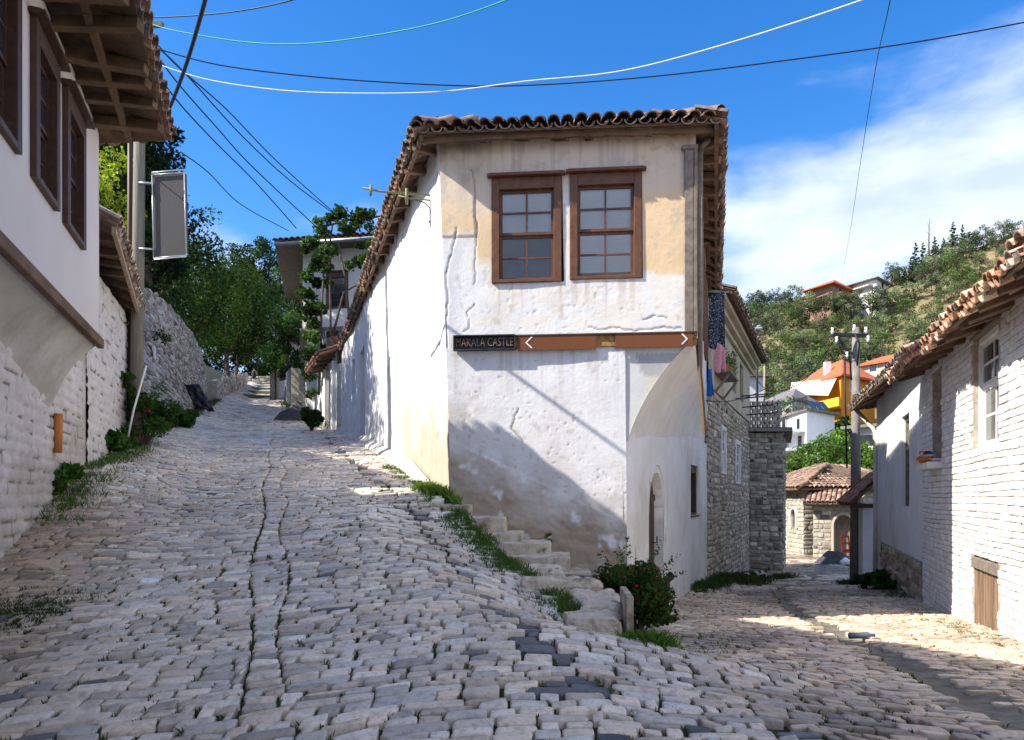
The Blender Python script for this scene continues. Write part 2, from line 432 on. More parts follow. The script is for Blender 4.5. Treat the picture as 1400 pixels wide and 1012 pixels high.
for lst, seg, sk in zip(cobble_rows(), (12, 8, 8), (.06, .04, 0)):
    q = np.array([a[0] for a in lst]); n = len(q); xa, xb_, ra, rb_, kq, gp, gy = q.T
    Q = np.stack([np.stack([xa + gp, RB(xa, kq, ra) + gy], -1), np.stack([xb_ - gp, RB(xb_, kq, ra) + gy], -1),
                  np.stack([xb_ - gp, RB(xb_, kq + 1, rb_) - gy], -1), np.stack([xa + gp, RB(xa, kq + 1, rb_) - gy], -1)], 1)
    xc = np.array([a[1] for a in lst]); yc = np.array([a[2] for a in lst]); gl = np.array([a[3] for a in lst])
    v = rng.normal(1, .19, n)
    right = sstep(.6, 2.2, xc)[:, None]
    base = np.array([.6, .53, .455]) * (1 - right) + np.array([.58, .46, .345]) * right
    warm = rng.random(n)[:, None]
    c = base * v[:, None] * (1 + (warm - .5) * np.array([.16, .02, -.14]))
    dirt = sstep(.48, .72, fbm(xc * .55, yc * .55, 0, 3, 21))[:, None]
    c = c * (1 - dirt * .45 * right) * (1 - .2 * dirt)
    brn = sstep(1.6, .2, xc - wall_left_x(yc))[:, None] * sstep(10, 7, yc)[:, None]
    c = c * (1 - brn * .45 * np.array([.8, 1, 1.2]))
    dk = rng.random(n) < (.008 + .025 * (np.abs(xc - .9) < .8) * (yc < 5))
    c[dk] = np.array([.12, .125, .14]) * v[dk, None]
    c[gl] = np.array([.115, .12, .135]) * v[gl, None]
    hh = .007 + rng.normal(0, .004, n) - gl * .028
    hh = hh * (1 if seg == 12 else .9)
    stones(cob, Q, hh, mapg, seg=seg, bevel=.008, inset=.88, skirt=sk, tilt=.0045, cols=np.clip(c, .03, .78), jit=.035)
print('cobble verts', cob.n)
cob.build('cobbled_road', M['cobble'], smooth=True, kind='structure')

# worn drain channel in the lower street
yy = np.linspace(2.3, 37, 240); tt = np.linspace(-1.5, 1.5, 13)
A = np.zeros((len(yy), len(tt), 3))
for i, y in enumerate(yy):
    wd = .185 + .04 * float(vn(y * .9, 3.1))
    x = float(gutterR(y)) + tt * wd + .03 * (vn(y * 2 + tt, 7) - .5)
    A[i, :, 0] = x; A[i, :, 1] = y; A[i, :, 2] = H(x, y * np.ones(13)) + .0 - .03 * np.clip(1 - tt ** 2, 0, 1) - .03 * np.clip(np.abs(tt) - 1.05, 0, 1) + .006 * (vn(x * 20, y * 20) - .5)
g = MB(); g.grid(A); g.build('gutter', M['concrete'], smooth=True, kind='structure')

# ------------------------------------------------------------------ building helpers
class Line:      # a wall foot from p to q (2D); side=+1: outward normal on the right hand of p->q
    def __init__(s, p, q, side=1):
        s.p = Vector(p); s.q = Vector(q); d = s.q - s.p; s.L = d.length; s.u = d / s.L
        s.n = Vector((s.u.y, -s.u.x)) * side
        s.rz = math.atan2(s.n.y, s.n.x) + math.pi / 2
    def at(s, u, z, out=0.0):
        q = s.p + s.u * u + s.n * out
        return Vector((q.x, q.y, z))
    def U(s, Y): return (Y - s.p.y) / s.u.y
    def v3(s, a=1.0): return Vector((s.u.x * a, s.u.y * a, 0))
    def n3(s, a=1.0): return Vector((s.n.x * a, s.n.y * a, 0))

def gridwall(mb, ln, u0, u1, z0, z1, du=.25, dz=.25, openings=(), disp=None, colf=None, warp=None, depth=.22, base=0.0, cut=()):
    us = set(np.linspace(u0, u1, max(2, int((u1 - u0) / du) + 1)).round(4)); zs = set(np.linspace(z0, z1, max(2, int((z1 - z0) / dz) + 1)).round(4))
    for (a, b, c, d) in openings: us |= {round(a, 4), round(b, 4)}; zs |= {round(c, 4), round(d, 4)}
    for (a, b, c, d) in cut: us |= {round(t, 4) for t in (a, b) if u0 <= t <= u1}; zs |= {round(t, 4) for t in (c, d) if z0 <= t <= z1}
    us = np.array(sorted(us)); zs = np.array(sorted(zs))
    UU, ZZ = np.meshgrid(us, zs, indexing='ij')
    D = base + (disp(UU, ZZ) if disp else 0 * UU)
    X = ln.p.x + ln.u.x * UU + ln.n.x * D; Y = ln.p.y + ln.u.y * UU + ln.n.y * D
    A = np.stack([X, Y, ZZ], -1)
    if warp: A = warp(A, UU, ZZ)
    skip = np.zeros((len(us) - 1, len(zs) - 1), bool)
    um = (us[1:] + us[:-1]) / 2; zm = (zs[1:] + zs[:-1]) / 2
    for (a, b, c, d) in openings: skip |= ((um > a) & (um < b))[:, None] & ((zm > c) & (zm < d))[None]
    for (a, b, c, d) in cut: skip |= ((um > a) & (um < b))[:, None] & ((zm > c) & (zm < d))[None]
    mb.grid(A, None if colf is None else colf(UU, ZZ), skip)
    for (a, b, c, d) in openings:
        for (p, q, zz1, zz2) in ((a, a, c, d), (b, b, c, d)):
            v = [ln.at(p, zz1, .0 + base), ln.at(p, zz1, base - depth), ln.at(p, zz2, base - depth), ln.at(p, zz2, base)]
            mb.add(v, [(0, 1, 2, 3)], None if colf is None else colf(np.array([p]), np.array([zz1]))[0] * np.array([1, 1, 1]))
        for zz in (c, d):
            v = [ln.at(a, zz, base), ln.at(b, zz, base), ln.at(b, zz, base - depth), ln.at(a, zz, base - depth)]
            mb.add(v, [(0, 1, 2, 3)], None if colf is None else colf(np.array([a]), np.array([zz]))[0] * np.array([1, 1, 1]))

def stonewall(ln, u0, u1, z0f, z1f, ch=.1, cl=(.12, .35), gap=.006, h=(.0, .012), bevel=.012, colf=None, batter=0.0, openings=(), seg=8, wav=.02, tilt=.003, base=0.0, jit=.035, inset=.84, slope=0.0):
    Q = []; C = []
    zmin = min(z0f(u0), z0f(u1), z0f((u0 + u1) / 2)); zmax = max(z1f(u0), z1f(u1), z1f((u0 + u1) / 2))
    z = zmin; k = 0
    while z < zmax:
        t = ch * rng.uniform(.75, 1.3); z2 = z + t
        u = u0
        while u < u1 - .02:
            w = rng.uniform(*cl); un = min(u + w, u1)
            if u1 - un < cl[0] * .6: un = u1
            zc = (z + z2) / 2; uc = (u + un) / 2
            ok = z0f(uc) - t <= zc <= z1f(uc)
            for (a, b, c, d) in openings:
                if c - .02 < zc < d + .02:
                    if a < uc < b: ok = False
                    elif u < a < un: un = a
                    elif u < b < un: u = b
            if ok and un - u > .04:
                g1 = gap * (rng.uniform(.6, 1.7) if rng.random() < .85 else 3)
                Q.append((u, un, z, z2, k, g1))
                C.append((uc, zc))
            u = un
        z = z2; k += 1
    mb = MB()
    if not Q: return mb
    f = lambda u, kk, zz: zz + wav * (vn(u * .9, kk * .3, 0, 8) - .5) + .3 * wav * (vn(u * 5, kk * 1.3, 0, 9) - .5)
    ua, ub, za, zb, kq, g1 = np.array(Q).T
    Q = np.stack([np.stack([ua + g1, f(ua, kq, za) + g1], -1), np.stack([ub - g1, f(ub, kq, za) + g1], -1),
                  np.stack([ub - g1, f(ub, kq + 1, zb) - g1], -1), np.stack([ua + g1, f(ua, kq + 1, zb) - g1], -1)], 1)
    C = np.array(C); n = len(C)
    cols = colf(C[:, 0], C[:, 1], n)
    def mp(u, v, w):
        d = base + w - batter * (v - zmin)
        return np.stack([ln.p.x + ln.u.x * u + ln.n.x * d, ln.p.y + ln.u.y * u + ln.n.y * d, v], -1)
    stones(mb, Q, rng.uniform(h[0], h[1], n), mp, seg=seg, bevel=bevel, inset=inset, skirt=.05, tilt=tilt, cols=cols, jit=jit, p=7)
    return mb
def stonecol(a, b, s=.15, dk=.0):
    a = np.array(a); b = np.array(b)
    def f(u, z, n):
        t = rng.random(n)[:, None]; v = rng.normal(1, s, n)[:, None]
        c = (a * t + b * (1 - t)) * v
        if dk:
            m = rng.random(n) < dk; c[m] *= .5
        return np.clip(c, .02, .85)
    return f

def tileset(mb, L0, R0, L1, R1, sp=.185, cs=.3, r=.082, cols=None, maxs=None, seg=6, wav=.015, lip=.0, full=True):
    """barrel tiles on the slope whose eave runs L0->R0 and whose ridge runs L1->R1"""
    L0, R0, L1, R1 = map(Vector, (L0, R0, L1, R1))
    e = (R0 - L0).normalized()
    up0 = ((L1 + R1) / 2 - (L0 + R0) / 2); up = (up0 - e * up0.dot(e)).normalized()
    n = e.cross(up).normalized()
    if n.z < 0: n = -n
    ns = max(1, int(up0.length / cs))
    if maxs: ns = min(ns, maxs)
    cols = cols or [(.23, .15, .11), (.3, .17, .11), (.17, .13, .105), (.27, .2, .15), (.2, .17, .14)]
    for j in range(ns):
        s = j * cs / up0.length
        l = L0.lerp(L1, s); rr_ = R0.lerp(R1, s)
        a, b = (l - L0).dot(e), (rr_ - L0).dot(e)
        k0 = math.ceil(a / sp)
        kk = k0
        while kk * sp < b:
            t = kk * sp; f = 0 if b - a < 1e-6 else (t - a) / (b - a)
            c0 = l.lerp(rr_, f)
            for cover in ((1, 0) if (full or j < 2) else (1,)):
                c = c0 + e * (0 if cover else sp / 2)
                c = c + n * (wav * (random.random() - .5) + (0.03 if cover else -.0) + wav * 1.6 * (float(vn(t * .8, j * .5, 0, 31)) - .5))
                dirn = (up + e * random.uniform(-.05, .05)).normalized()
                p0 = c - dirn * (.03 + lip + random.uniform(-.015, .02)); p1 = c + dirn * (cs + .05) - n * .012 * (1 if cover else 1)
                ra, rb = r * random.uniform(.95, 1.1), r * .85
                col = random.choice(cols); v = random.uniform(.7, 1.35); col = tuple(x * v for x in col)
                th = .016
                vs = []; sgn = 1 if cover else -1
                for q, rad in ((p0, ra), (p1, rb), (p0, ra - th), (p1, rb - th)):
                    for i in range(seg + 1):
                        an = math.pi * i / seg
                        vs.append(q + e * math.cos(an) * rad + n * (math.sin(an) * rad * sgn * .8))
                m = seg + 1; fs = []
                for i in range(seg):
                    fs.append((i, i + 1, m + i + 1, m + i))
                    if j < 1:
                        fs.append((2 * m + i, 3 * m + i, 3 * m + i + 1, 2 * m + i + 1))
                        fs.append((i, 2 * m + i, 2 * m + i + 1, i + 1))
                mb.add(vs, fs, col)
            kk += 1

def slab(mb, a, b, c, d, th=.03, col=None):
    a, b, c, d = map(Vector, (a, b, c, d)); n = (b - a).cross(d - a).normalized()
    if n.z < 0: n = -n
    v = [a, b, c, d, a - n * th, b - n * th, c - n * th, d - n * th]
    mb.add(v, [(0, 1, 2, 3), (7, 6, 5, 4), (0, 4, 5, 1), (1, 5, 6, 2), (2, 6, 7, 3), (3, 7, 4, 0)], col)

def window(root, ln, u, z, w, h, m=None, cols=2, rows=4, header=True, blind=False, recess=.05, fw=.1, sash=.035, glass='dark_glass', sill=False, name='window', mid=None, proud=.02, bars=.022):
    """a framed sash window; u,z = lower middle of its outside edge on the wall line"""
    m = m or M['wood_brown']
    o = ln.at(u, z)
    f = MB()
    y0, y1 = -proud, .14
    f.box(-w / 2, -w / 2 + fw, y0, y1, 0, h); f.box(w / 2 - fw, w / 2, y0, y1, 0, h)
    f.box(-w / 2 + fw, w / 2 - fw, y0, y1, h - fw * 1.5, h); f.box(-w / 2 + fw, w / 2 - fw, y0, y1, 0, fw * .45)
    wb = f.build(name, m, root, loc=o, rz=ln.rz, bevel=.006) if False else None
    me = f
    ob = me.build(name, m, None, local=True)
    ob.parent = root; ob.location = o - W[root.name]; ob.rotation_euler = (0, 0, ln.rz)
    bv = ob.modifiers.new('Bevel', 'BEVEL'); bv.width = .006; bv.segments = 2
    W[ob.name] = o
    def sub(mb, nm, mt): 
        q = mb.build(nm, mt, None, local=True); q.parent = ob; return q
    if header:
        q = MB(); q.box(-w / 2 - .05, w / 2 + .05, y0 - .07, -y0 + 0, h + .002, h + .03); q.box(-w / 2 - .025, w / 2 + .025, y0 - .035, 0, h + .032, h + .052)
        sub(q, 'header', m)
    if sill:
        q = MB(); q.box(-w / 2 - .04, w / 2 + .04, y0 - .06, 0.02, -.035, -.002); sub(q, 'sill', m)
    iw = w - 2 * fw; x0 = -iw / 2; zb = fw * .45; zt = h - fw * 1.5; ih = zt - zb
    mid = mid if mid is not None else zb + ih * .5
    yy = y0 + recess
    for (za, zc, yo, nr) in ((zb, mid, yy + .02, rows // 2), (mid, zt, yy, rows - rows // 2)):
        q = MB()
        q.box(x0, x0 + sash, yo, yo + .03, za, zc); q.box(-x0 - sash, -x0, yo, yo + .03, za, zc)
        q.box(x0 + sash, -x0 - sash, yo, yo + .03, za, za + sash); q.box(x0 + sash, -x0 - sash, yo, yo + .03, zc - sash, zc)
        for i in range(1, cols):
            xx = x0 + iw * i / cols; q.box(xx - bars / 2, xx + bars / 2, yo + .003, yo + .027, za + sash, zc - sash)
        for i in range(1, nr):
            z_ = lerp(za, zc, i / nr); q.box(x0 + sash, -x0 - sash, yo + .005, yo + .025, z_ - bars / 2, z_ + bars / 2)
        sub(q, 'sash', m)
        q = MB(); q.box(x0 + sash * .6, -x0 - sash * .6, yo + .012, yo + .016, za + sash * .6, zc - sash * .6); sub(q, 'pane', M[glass])
    if blind:
        q = MB(); n = int(blind[1] / .026); 
        for i in range(n):
            z_ = zt - .004 - i * .026
            q.obox((x0 + .01, yy + .034, z_), (iw - .02, 0, 0), (0, .006, -.023), (0, .002, .001))
        sub(q, 'blind', M['blind'])
        q = MB(); q.box(x0 + .02, -x0 - .02, yy + .12, yy + .13, zb + .02, zt); 
        sub(q, 'dim_room_sheet', blind[2])  # dark sheet whose colour stands for the unlit room behind the glass
    elif glass == 'glass':
        q = MB(); q.box(x0, -x0, yy + .12, yy + .125, zb, zt); sub(q, 'dim_room_sheet', M['dark'])
    return ob

def rafters(root, a0, a1, b0, b1, n, w=.09, h=.11, m=None):
    """n rafters from the wall line a0-a1 to the eave line b0-b1"""
    a0, a1, b0, b1 = map(Vector, (a0, a1, b0, b1))
    for i in range(n):
        t = (i + .5) / n + random.uniform(-.1, .1) / n
        q = MB(); dz = Vector((0, 0, random.uniform(-.03, .02)))
        q.bar(a0.lerp(a1, t) + dz, b0.lerp(b1, t + random.uniform(-.28, .28) / n) + dz * random.uniform(-.5, 1) + (b0 - a0) * random.uniform(-.08, .03), w * random.uniform(.65, 1.2), h * random.uniform(.7, 1.1))
        q.build('rafter', m or M['wood_old'], root, bevel=.008)

# ------------------------------------------------------------------ foliage helpers
def leaves(mb, C, size, cols, flat=.0, aspect=.55, dirs=None):
    """one pointed leaf per centre; C (n,3)"""
    C = np.asarray(C); n = len(C)
    d = rng.normal(size=(n, 3)) if dirs is None else dirs + rng.normal(size=(n, 3)) * .35
    d /= np.linalg.norm(d, axis=1)[:, None]
    e = rng.normal(size=(n, 3)); e[:, 2] *= (1 - flat); e -= d * (e * d).sum(1)[:, None]; e /= np.linalg.norm(e, axis=1)[:, None]
    s = (size * rng.uniform(.6, 1.3, n))[:, None]
    nn = np.cross(d, e)
    V = np.stack([C - d * s * .5, C + e * s * aspect * .5 + nn * s * .08, C + d * s * .5, C - e * s * aspect * .5 + nn * s * .08], 1)
    idx = (np.arange(n) * 4)[:, None] + np.arange(4)[None] + mb.n
    mb.v += V.reshape(-1, 3).tolist(); mb.f += idx.tolist(); mb.m += [0] * n
    mb.c += np.repeat(cols, 4, 0).tolist(); mb.n += 4 * n; mb.has = True
def blob_points(n, centers, radii, shell=.5):
    k = rng.integers(0, len(centers), n) if np.isscalar(radii) else rng.choice(len(centers), n, p=np.asarray(radii) ** 2 / (np.asarray(radii) ** 2).sum())
    d = rng.normal(size=(n, 3)); d /= np.linalg.norm(d, axis=1)[:, None]
    rr = rng.uniform(shell, 1, n) ** (1 / 1.5)
    rad = np.full(n, radii) if np.isscalar(radii) else np.asarray(radii)[k]
    return np.asarray(centers)[k] + d * (rr * rad)[:, None] * np.array([1, 1, .75]), k
def leafcols(n, base, k=None, var=.2, cv=.35):
    base = np.array(base); v = rng.normal(1, var, n)
    if k is not None:
        kv = rng.normal(1, cv, k.max() + 1); v = v * np.clip(kv[k], .4, 1.9)
    c = base[None] * v[:, None]
    c[:, 0] *= rng.uniform(.8, 1.3, n)
    return np.clip(c, .004, .6)
def crown_mesh(name, mt, H_, Wd, n, size, col, nc=26, kind='round', z0=.3, cv=.3):
    cs = []; rs = []
    for i in range(nc):
        t = (i + .5) / nc
        if kind == 'round':
            z = lerp(z0, 1, t); r = math.sin(math.pi * (.12 + .8 * (z - z0) / (1 - z0))) ** .7
        elif kind == 'cone':
            z = lerp(z0, 1, t); r = (1 - (z - z0) / (1 - z0)) ** .75 + .03
        elif kind == 'column':
            z = lerp(z0, 1, t); r = math.sin(math.pi * (.1 + .86 * t)) ** .5
        else:  # open pine: lumpy plates
            z = lerp(z0, 1, t); r = (.5 + .5 * math.sin(t * 19)) * (1.05 - .6 * t) + .15
        a = i * 2.4 + random.uniform(-.4, .4); q = r * random.uniform(.35, .85)
        cs.append((math.cos(a) * q * Wd / 2, math.sin(a) * q * Wd / 2, z * H_ - .06 * H_)); rs.append(Wd * random.uniform(.12, .24) * (r * .6 + .4))
    pts, k = blob_points(n, cs, rs, .25)
    mb = MB(); leaves(mb, pts, size, leafcols(n, col, k, .22, cv))
    o = mb.build(name, mt, None, local=True)
    return o, cs
def trunk_mb(H_, r, cs=None, nl=6, top=.75):
    mb = MB(); pts = []; x = y = 0
    for i in range(6):
        pts.append((x, y, H_ * top * i / 5 - .15)); x += random.uniform(-.02, .02) * H_; y += random.uniform(-.02, .02) * H_
    mb.tube(pts, [r * (1.25 if i == 0 else 1 - i * .14) for i in range(6)], 8)
    if cs:
        for c in random.sample(cs, min(nl, len(cs))):
            b = Vector(pts[random.choice((2, 3, 4))]); c = Vector(c); m_ = b.lerp(c, .5) + Vector((0, 0, -.03 * H_))
            mb.tube([b, m_, c], [r * .45, r * .3, r * .12], 6)
    return mb
def copy_tree(src, loc, rz=0, sc=1.0, label=None, cat=None, group=None):
    c = src.copy(); COL.objects.link(c); c.location = loc; c.rotation_euler = (0, 0, rz)
    c.scale = (sc, sc, sc) if not hasattr(sc, '__len__') else sc
    W[c.name] = Vector(loc)
    if label: c['label'] = label
    if group: c['group'] = group
    for ch in src.children:
        d = ch.copy(); COL.objects.link(d); d.parent = c
        for g_ in ch.children:
            e_ = g_.copy(); COL.objects.link(e_); e_.parent = d
    return c
# ================================================================== the corner house
house = thing('plastered_house', 'white plastered two storey house on the corner where the two cobbled streets part', 'house', (-.8, 9.5, .3))
FRT = Line((-.95, 9.5), (2.3, 9.2)); LFT = Line((-.87, 9.5), (-5.38, 23), -1)
RLO = Line((1.62, 9.62), (4.4, 16.5)); RUP = Line((2.3, 9.2), (4.42, 16.6))
def warpF(A, U_, Z_):
    A = A.copy(); tz = (Z_ - 1.6) / 4.6
    A[..., 0] += (.16 * (1 - tz)) * np.clip(1 - U_ / FRT.L, 0, 1)
    return A
def warpL(A, U_, Z_):
    A = A.copy(); tz = (Z_ - 1.6) / 4.6; f = np.clip(1 - U_ / LFT.L, 0, 1)
    A[..., 0] += (.08 - .16 * tz) * f
    return A
cracks = [[(.42, 5.85), (.45, 5.6), (.43, 5.35), (.47, 5.1), (.43, 4.8), (.42, 4.35)],
          [(.2, 5.1), (.17, 4.95), (.12, 4.75), (.03, 4.5), (.05, 4.2), (0.0, 3.8), (.02, 3.55)],
          [(.4, 4.1), (.3, 4.0), (.33, 3.8), (.25, 3.75)],
          [(1.9, 3.78), (2.05, 3.73), (2.2, 3.76), (2.5, 3.71), (2.9, 3.74), (3.1, 3.72)],
          [(2.9, 3.86), (2.75, 3.9), (2.6, 3.85)], [(.95, 2.75), (.85, 2.5), (1.0, 2.3)]]
def crackd(U_, Z_):
    d = np.full(U_.shape, 9.0)
    uw = U_ + .03 * (vn(U_ * 14, Z_ * 14, 0, 51) - .5) ; zw = Z_ + .03 * (vn(U_ * 14, Z_ * 14, 0, 52) - .5)
    for c in cracks:
        for (a, b), (e, f) in zip(c[:-1], c[1:]):
            t = np.clip(((uw - a) * (e - a) + (zw - b) * (f - b)) / ((e - a) ** 2 + (f - b) ** 2), 0, 1)
            d = np.minimum(d, np.hypot(uw - a - t * (e - a), zw - b - t * (f - b)))
    return d
def pits(U_, Z_, s=26, lo=.88):
    return sstep(lo, lo + .05, vn(U_ * s, Z_ * s, 0, 61)) * sstep(.45, .6, vn(U_ * 1.3, Z_ * 1.3, 0, 62))
def grime(U_, Z_, g0):     # splash dirt rising from the ground, ragged top
    n = fbm(U_ * 1.6, Z_ * 2.2, 0, 5, 71)
    return sstep(1.25, .15, (Z_ - g0) - (n - .5) * 1.5)
def colF(U_, Z_):
    n = fbm(U_ * 2.1, Z_ * 2.1, 0, 5, 40); n2 = fbm(U_ * 6, Z_ * 6, 0, 4, 41)
    white = np.array([.72, .72, .73]); ochre = np.array([.7, .52, .31]); beige = np.array([.64, .54, .43]); cream = np.array([.75, .67, .53])
    c = np.ones(U_.shape + (3,)) * white
    def mixc(m, k):
        nonlocal c
        c = c * (1 - m[..., None]) + np.array(k) * m[..., None]
    e = (n - .5)
    mixc(sstep(-.03, .03, Z_ - 3.78 - e * .25) * sstep(.35, .6, U_ + e) * .45 * sstep(.3, .6, n2 + .05), cream)
    mixc(sstep(-.1, .12, Z_ - (4.98 - (U_ > .46) * .35 * sstep(.45, .5, n)) - e * .06) * sstep(.95, .7, U_) * .92, ochre)
    mixc(sstep(-.04, .04, Z_ - 4.42 - e * .3) * sstep(2.5, 2.62, U_ + e * .1) * .95, ochre)
    mixc(sstep(-.2, .2, Z_ - 4.6 - e * 1.2) * sstep(.5, .6, n) * sstep(.9, 1.1, U_) * .3, ochre)
    mixc(sstep(5.3, 5.6, Z_ + e * .8) * .85, beige)
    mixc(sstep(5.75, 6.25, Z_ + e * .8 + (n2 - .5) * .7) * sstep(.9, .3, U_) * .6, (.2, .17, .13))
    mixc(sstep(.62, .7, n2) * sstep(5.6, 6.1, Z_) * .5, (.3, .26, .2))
    g0 = np.interp(U_, [0, 2.4], [1.55, .45])
    gr = grime(U_, Z_, g0) * sstep(.3, .5, n2 + .12)
    mixc(gr * .88, (.34, .26, .18))
    mixc(sstep(.6, .68, n) * sstep(4, 2, Z_) * .25, (.55, .5, .45))
    dr = sstep(.52, .7, fbm(U_ * 22, Z_ * .9, 0, 3, 44))
    mixc(dr * sstep(3.75, 4.36, Z_) * (Z_ < 4.37) * (U_ > .65) * (U_ < 2.65) * .45, (.45, .36, .27))
    mixc(dr * sstep(2.6, 3.5, Z_) * (Z_ < 3.52) * .4, (.42, .36, .3)); mixc(dr * sstep(5.3, 6.2, Z_) * .4, (.3, .26, .21))
    mixc(sstep(.7, .76, fbm(U_ * 9, Z_ * 9, 0, 4, 46)) * .4, (.42, .38, .33))
    k = crackd(U_, Z_); mixc(sstep(.013, .003, k) * .7, (.17, .14, .11))
    mixc(pits(U_, Z_) * (Z_ < 3.6) * .45, (.42, .38, .33))
    return np.clip(c, .02, .8)
def dispF(U_, Z_):
    e = sstep(0, .25, U_)
    d = .036 * (fbm(U_ * .9, Z_ * .9, 0, 3, 80) - .5) * e + .004 * (fbm(U_ * 6, Z_ * 6, 0, 3, 81) - .5)
    k = crackd(U_, Z_)
    d = d - .01 * sstep(.014, .003, k) - .006 * pits(U_, Z_)
    patch = sstep(-.015, .015, Z_ - 4.98) * (U_ < .44)
    g0 = np.interp(U_, [0, 2.4], [1.55, .45])
    d = d + .012 * patch + .05 * grime(U_, Z_, g0) * (fbm(U_ * 5, Z_ * 8, 0, 3, 83) - .2) * (Z_ < g0 + .8)
    return d
w1 = (.69, 1.59, 4.36, 5.71); w2 = (1.695, 2.605, 4.375, 5.725)
m = MB()
gridwall(m, FRT, 0, FRT.L, .1, 6.3, .016, .016, [w1, w2], dispF, colF, warpF, depth=.2, cut=[(2.37, 4, -1, 3.655)])
hw = m.build('front_wall', M['facade'], house, smooth=False)
hw.data.polygons.foreach_set('use_smooth', [True] * len(hw.data.polygons))
dim_room = mat('dim_blue_room', (.035, .06, .11), rough=.5, var=.4, vs=3, bump=0)  # room gloom behind the blinds, painted as a dark blue
win = window(house, FRT, 1.14, 4.36, .9, 1.35, blind=(1, .56, dim_room), glass='glass', header=True, fw=.1, recess=.06)
window(house, FRT, 2.15, 4.375, .91, 1.35, blind=(1, 1.1, dim_room), glass='glass', header=True, fw=.1, recess=.06)

# left wall, rising street side
def colL(U_, Z_):
    n = fbm(U_ * 1.6, Z_ * 1.6, 0, 5, 140); n2 = fbm(U_ * 7, Z_ * 7, 0, 4, 141)
    c = np.ones(U_.shape + (3,)) * np.array([.72, .72, .73])
    def mixc(m, k):
        nonlocal c
        c = c * (1 - m[..., None]) + np.array(k) * m[..., None]
    g0 = H(LFT.p.x + LFT.u.x * U_ - .2, LFT.p.y + LFT.u.y * U_)
    mixc(grime(U_ * 1.3, Z_ * .6 + 3, (g0 * .6 + 3) - .05) * .8 * sstep(7, 2, U_), (.4, .3, .19))
    mixc(pits(U_, Z_, 9, .76) * .6, (.35, .32, .28))
    mixc(sstep(.58, .7, n) * .25, (.5, .48, .44))
    return np.clip(c, .03, .8)
def dispL(U_, Z_):
    return (.09 * (fbm(U_ * .8, Z_ * .25, 0, 2, 90) - .5) + .035 * (fbm(U_ * 3, Z_ * 3, 0, 4, 91) - .5) * sstep(1, 4, U_)) * sstep(0, .4, U_) - .012 * pits(U_, Z_, 9, .76)
dr1 = (LFT.U(17.3), LFT.U(18.3), 2.5, 5.2); wl = (LFT.U(19.3), LFT.U(19.9), 4.4, 5.3)
m = MB(); gridwall(m, LFT, 0, LFT.L, 1.0, 6.3, .05, .05, [dr1, wl], dispL, colL, warpL, depth=.25)
m.build('side_wall', M['facade'], house, smooth=True)
def plank_door(root, ln, u, z, w, h, m_, name='door', back=.2, handle=True):
    q = MB(); n = max(3, int(w / .14))
    for i in range(n):
        a = -w / 2 + w * i / n
        q.obox(ln.at(u + a + .004, z, -back - .02 + random.uniform(-.003, .003)), ln.v3(w / n - .008), ln.n3(.03), (0, 0, h))
    for zz in (.18, .78): q.obox(ln.at(u - w / 2 + .02, z + h * zz, -back + .012), ln.v3(w - .04), ln.n3(.02), (0, 0, .1))
    d = q.build(name, m_, root)
    if handle:
        q = MB(); q.tube([ln.at(u + w * .36, z + h * .45, -back + .02), ln.at(u + w * .36, z + h * .45, -back + .08), ln.at(u + w * .36, z + h * .45 + .1, -back + .08)], .012, 6)
        hd = q.build('handle', M['iron'], d)
    return d
plank_door(house, LFT, (dr1[0] + dr1[1]) / 2, 2.5, dr1[1] - dr1[0], 2.7, M['wood_dark'])
window(house, LFT, (wl[0] + wl[1]) / 2, 4.4, wl[1] - wl[0], .9, M['wood_dark'], header=False, recess=.2, proud=-.12)

# lower right wall with arched doorway
def wavy(s=.03, sd=95):
    return lambda U_, Z_: s * (fbm(U_ * .9, Z_ * .9, 0, 3, sd) - .5)
do = (RLO.U(10.45), RLO.U(11.5), .0, 1.98); wr = (RLO.U(14.2), RLO.U(15.2), 1.24, 2.24)
m = MB(); gridwall(m, RLO, 0, RLO.L, -1, 2.8, .08, .08, [do, wr], wavy(), None, None, depth=.17)
CH = Line((1.405, 9.283), (1.62, 9.62)); gridwall(m, CH, 0, CH.L, -.3, 2.5, .05, .2, (), lambda U_, Z_: .05 * np.sin(np.pi * np.clip(U_ / CH.L, 0, 1)))
# arch infill
def arch_fill(mb, ln, o, rise, n=14, out=0.0, depth=.18, point=.0, trim=None):
    a, b, c, d = o; mid = (a + b) / 2; r = (b - a) / 2
    pts = []
    for i in range(n + 1):
        t = math.pi * i / n
        x = -math.cos(t); zz = math.sin(t) ** (1 - point * .3)
        pts.append((mid + x * r, d - rise + zz * rise * .98))
    for (u1, z1), (u2, z2) in zip(pts[:-1], pts[1:]):
        v = [ln.at(u1, z1, out), ln.at(u2, z2, out), ln.at(u2, d + .001, out), ln.at(u1, d + .001, out),
             ln.at(u1, z1, -depth), ln.at(u2, z2, -depth)]
        mb.add(v, [(0, 1, 2, 3), (0, 4, 5, 1)])
    return pts
pts = arch_fill(m, RLO, do, .75, point=.5)
m.build('street_wall', M['plaster'], house, smooth=True)
for s in (1,):   # raised plaster trim round the arch
    q = MB(); q.tube([RLO.at(do[1] + .12, .9, .0)] + [RLO.at((do[0] + do[1]) / 2 + (x - (do[0] + do[1]) / 2) * 1.22, z + (z - 1.2) * .18, .0) for x, z in reversed(pts[3:])], .03, 6)
    q.build('door_moulding', M['plaster'], house, smooth=True)
ad = plank_door(house, RLO, (do[0] + do[1]) / 2, 0, do[1] - do[0], 1.98, M['wood_dark'], back=.15)
q = MB()   # the open leaf standing in the doorway
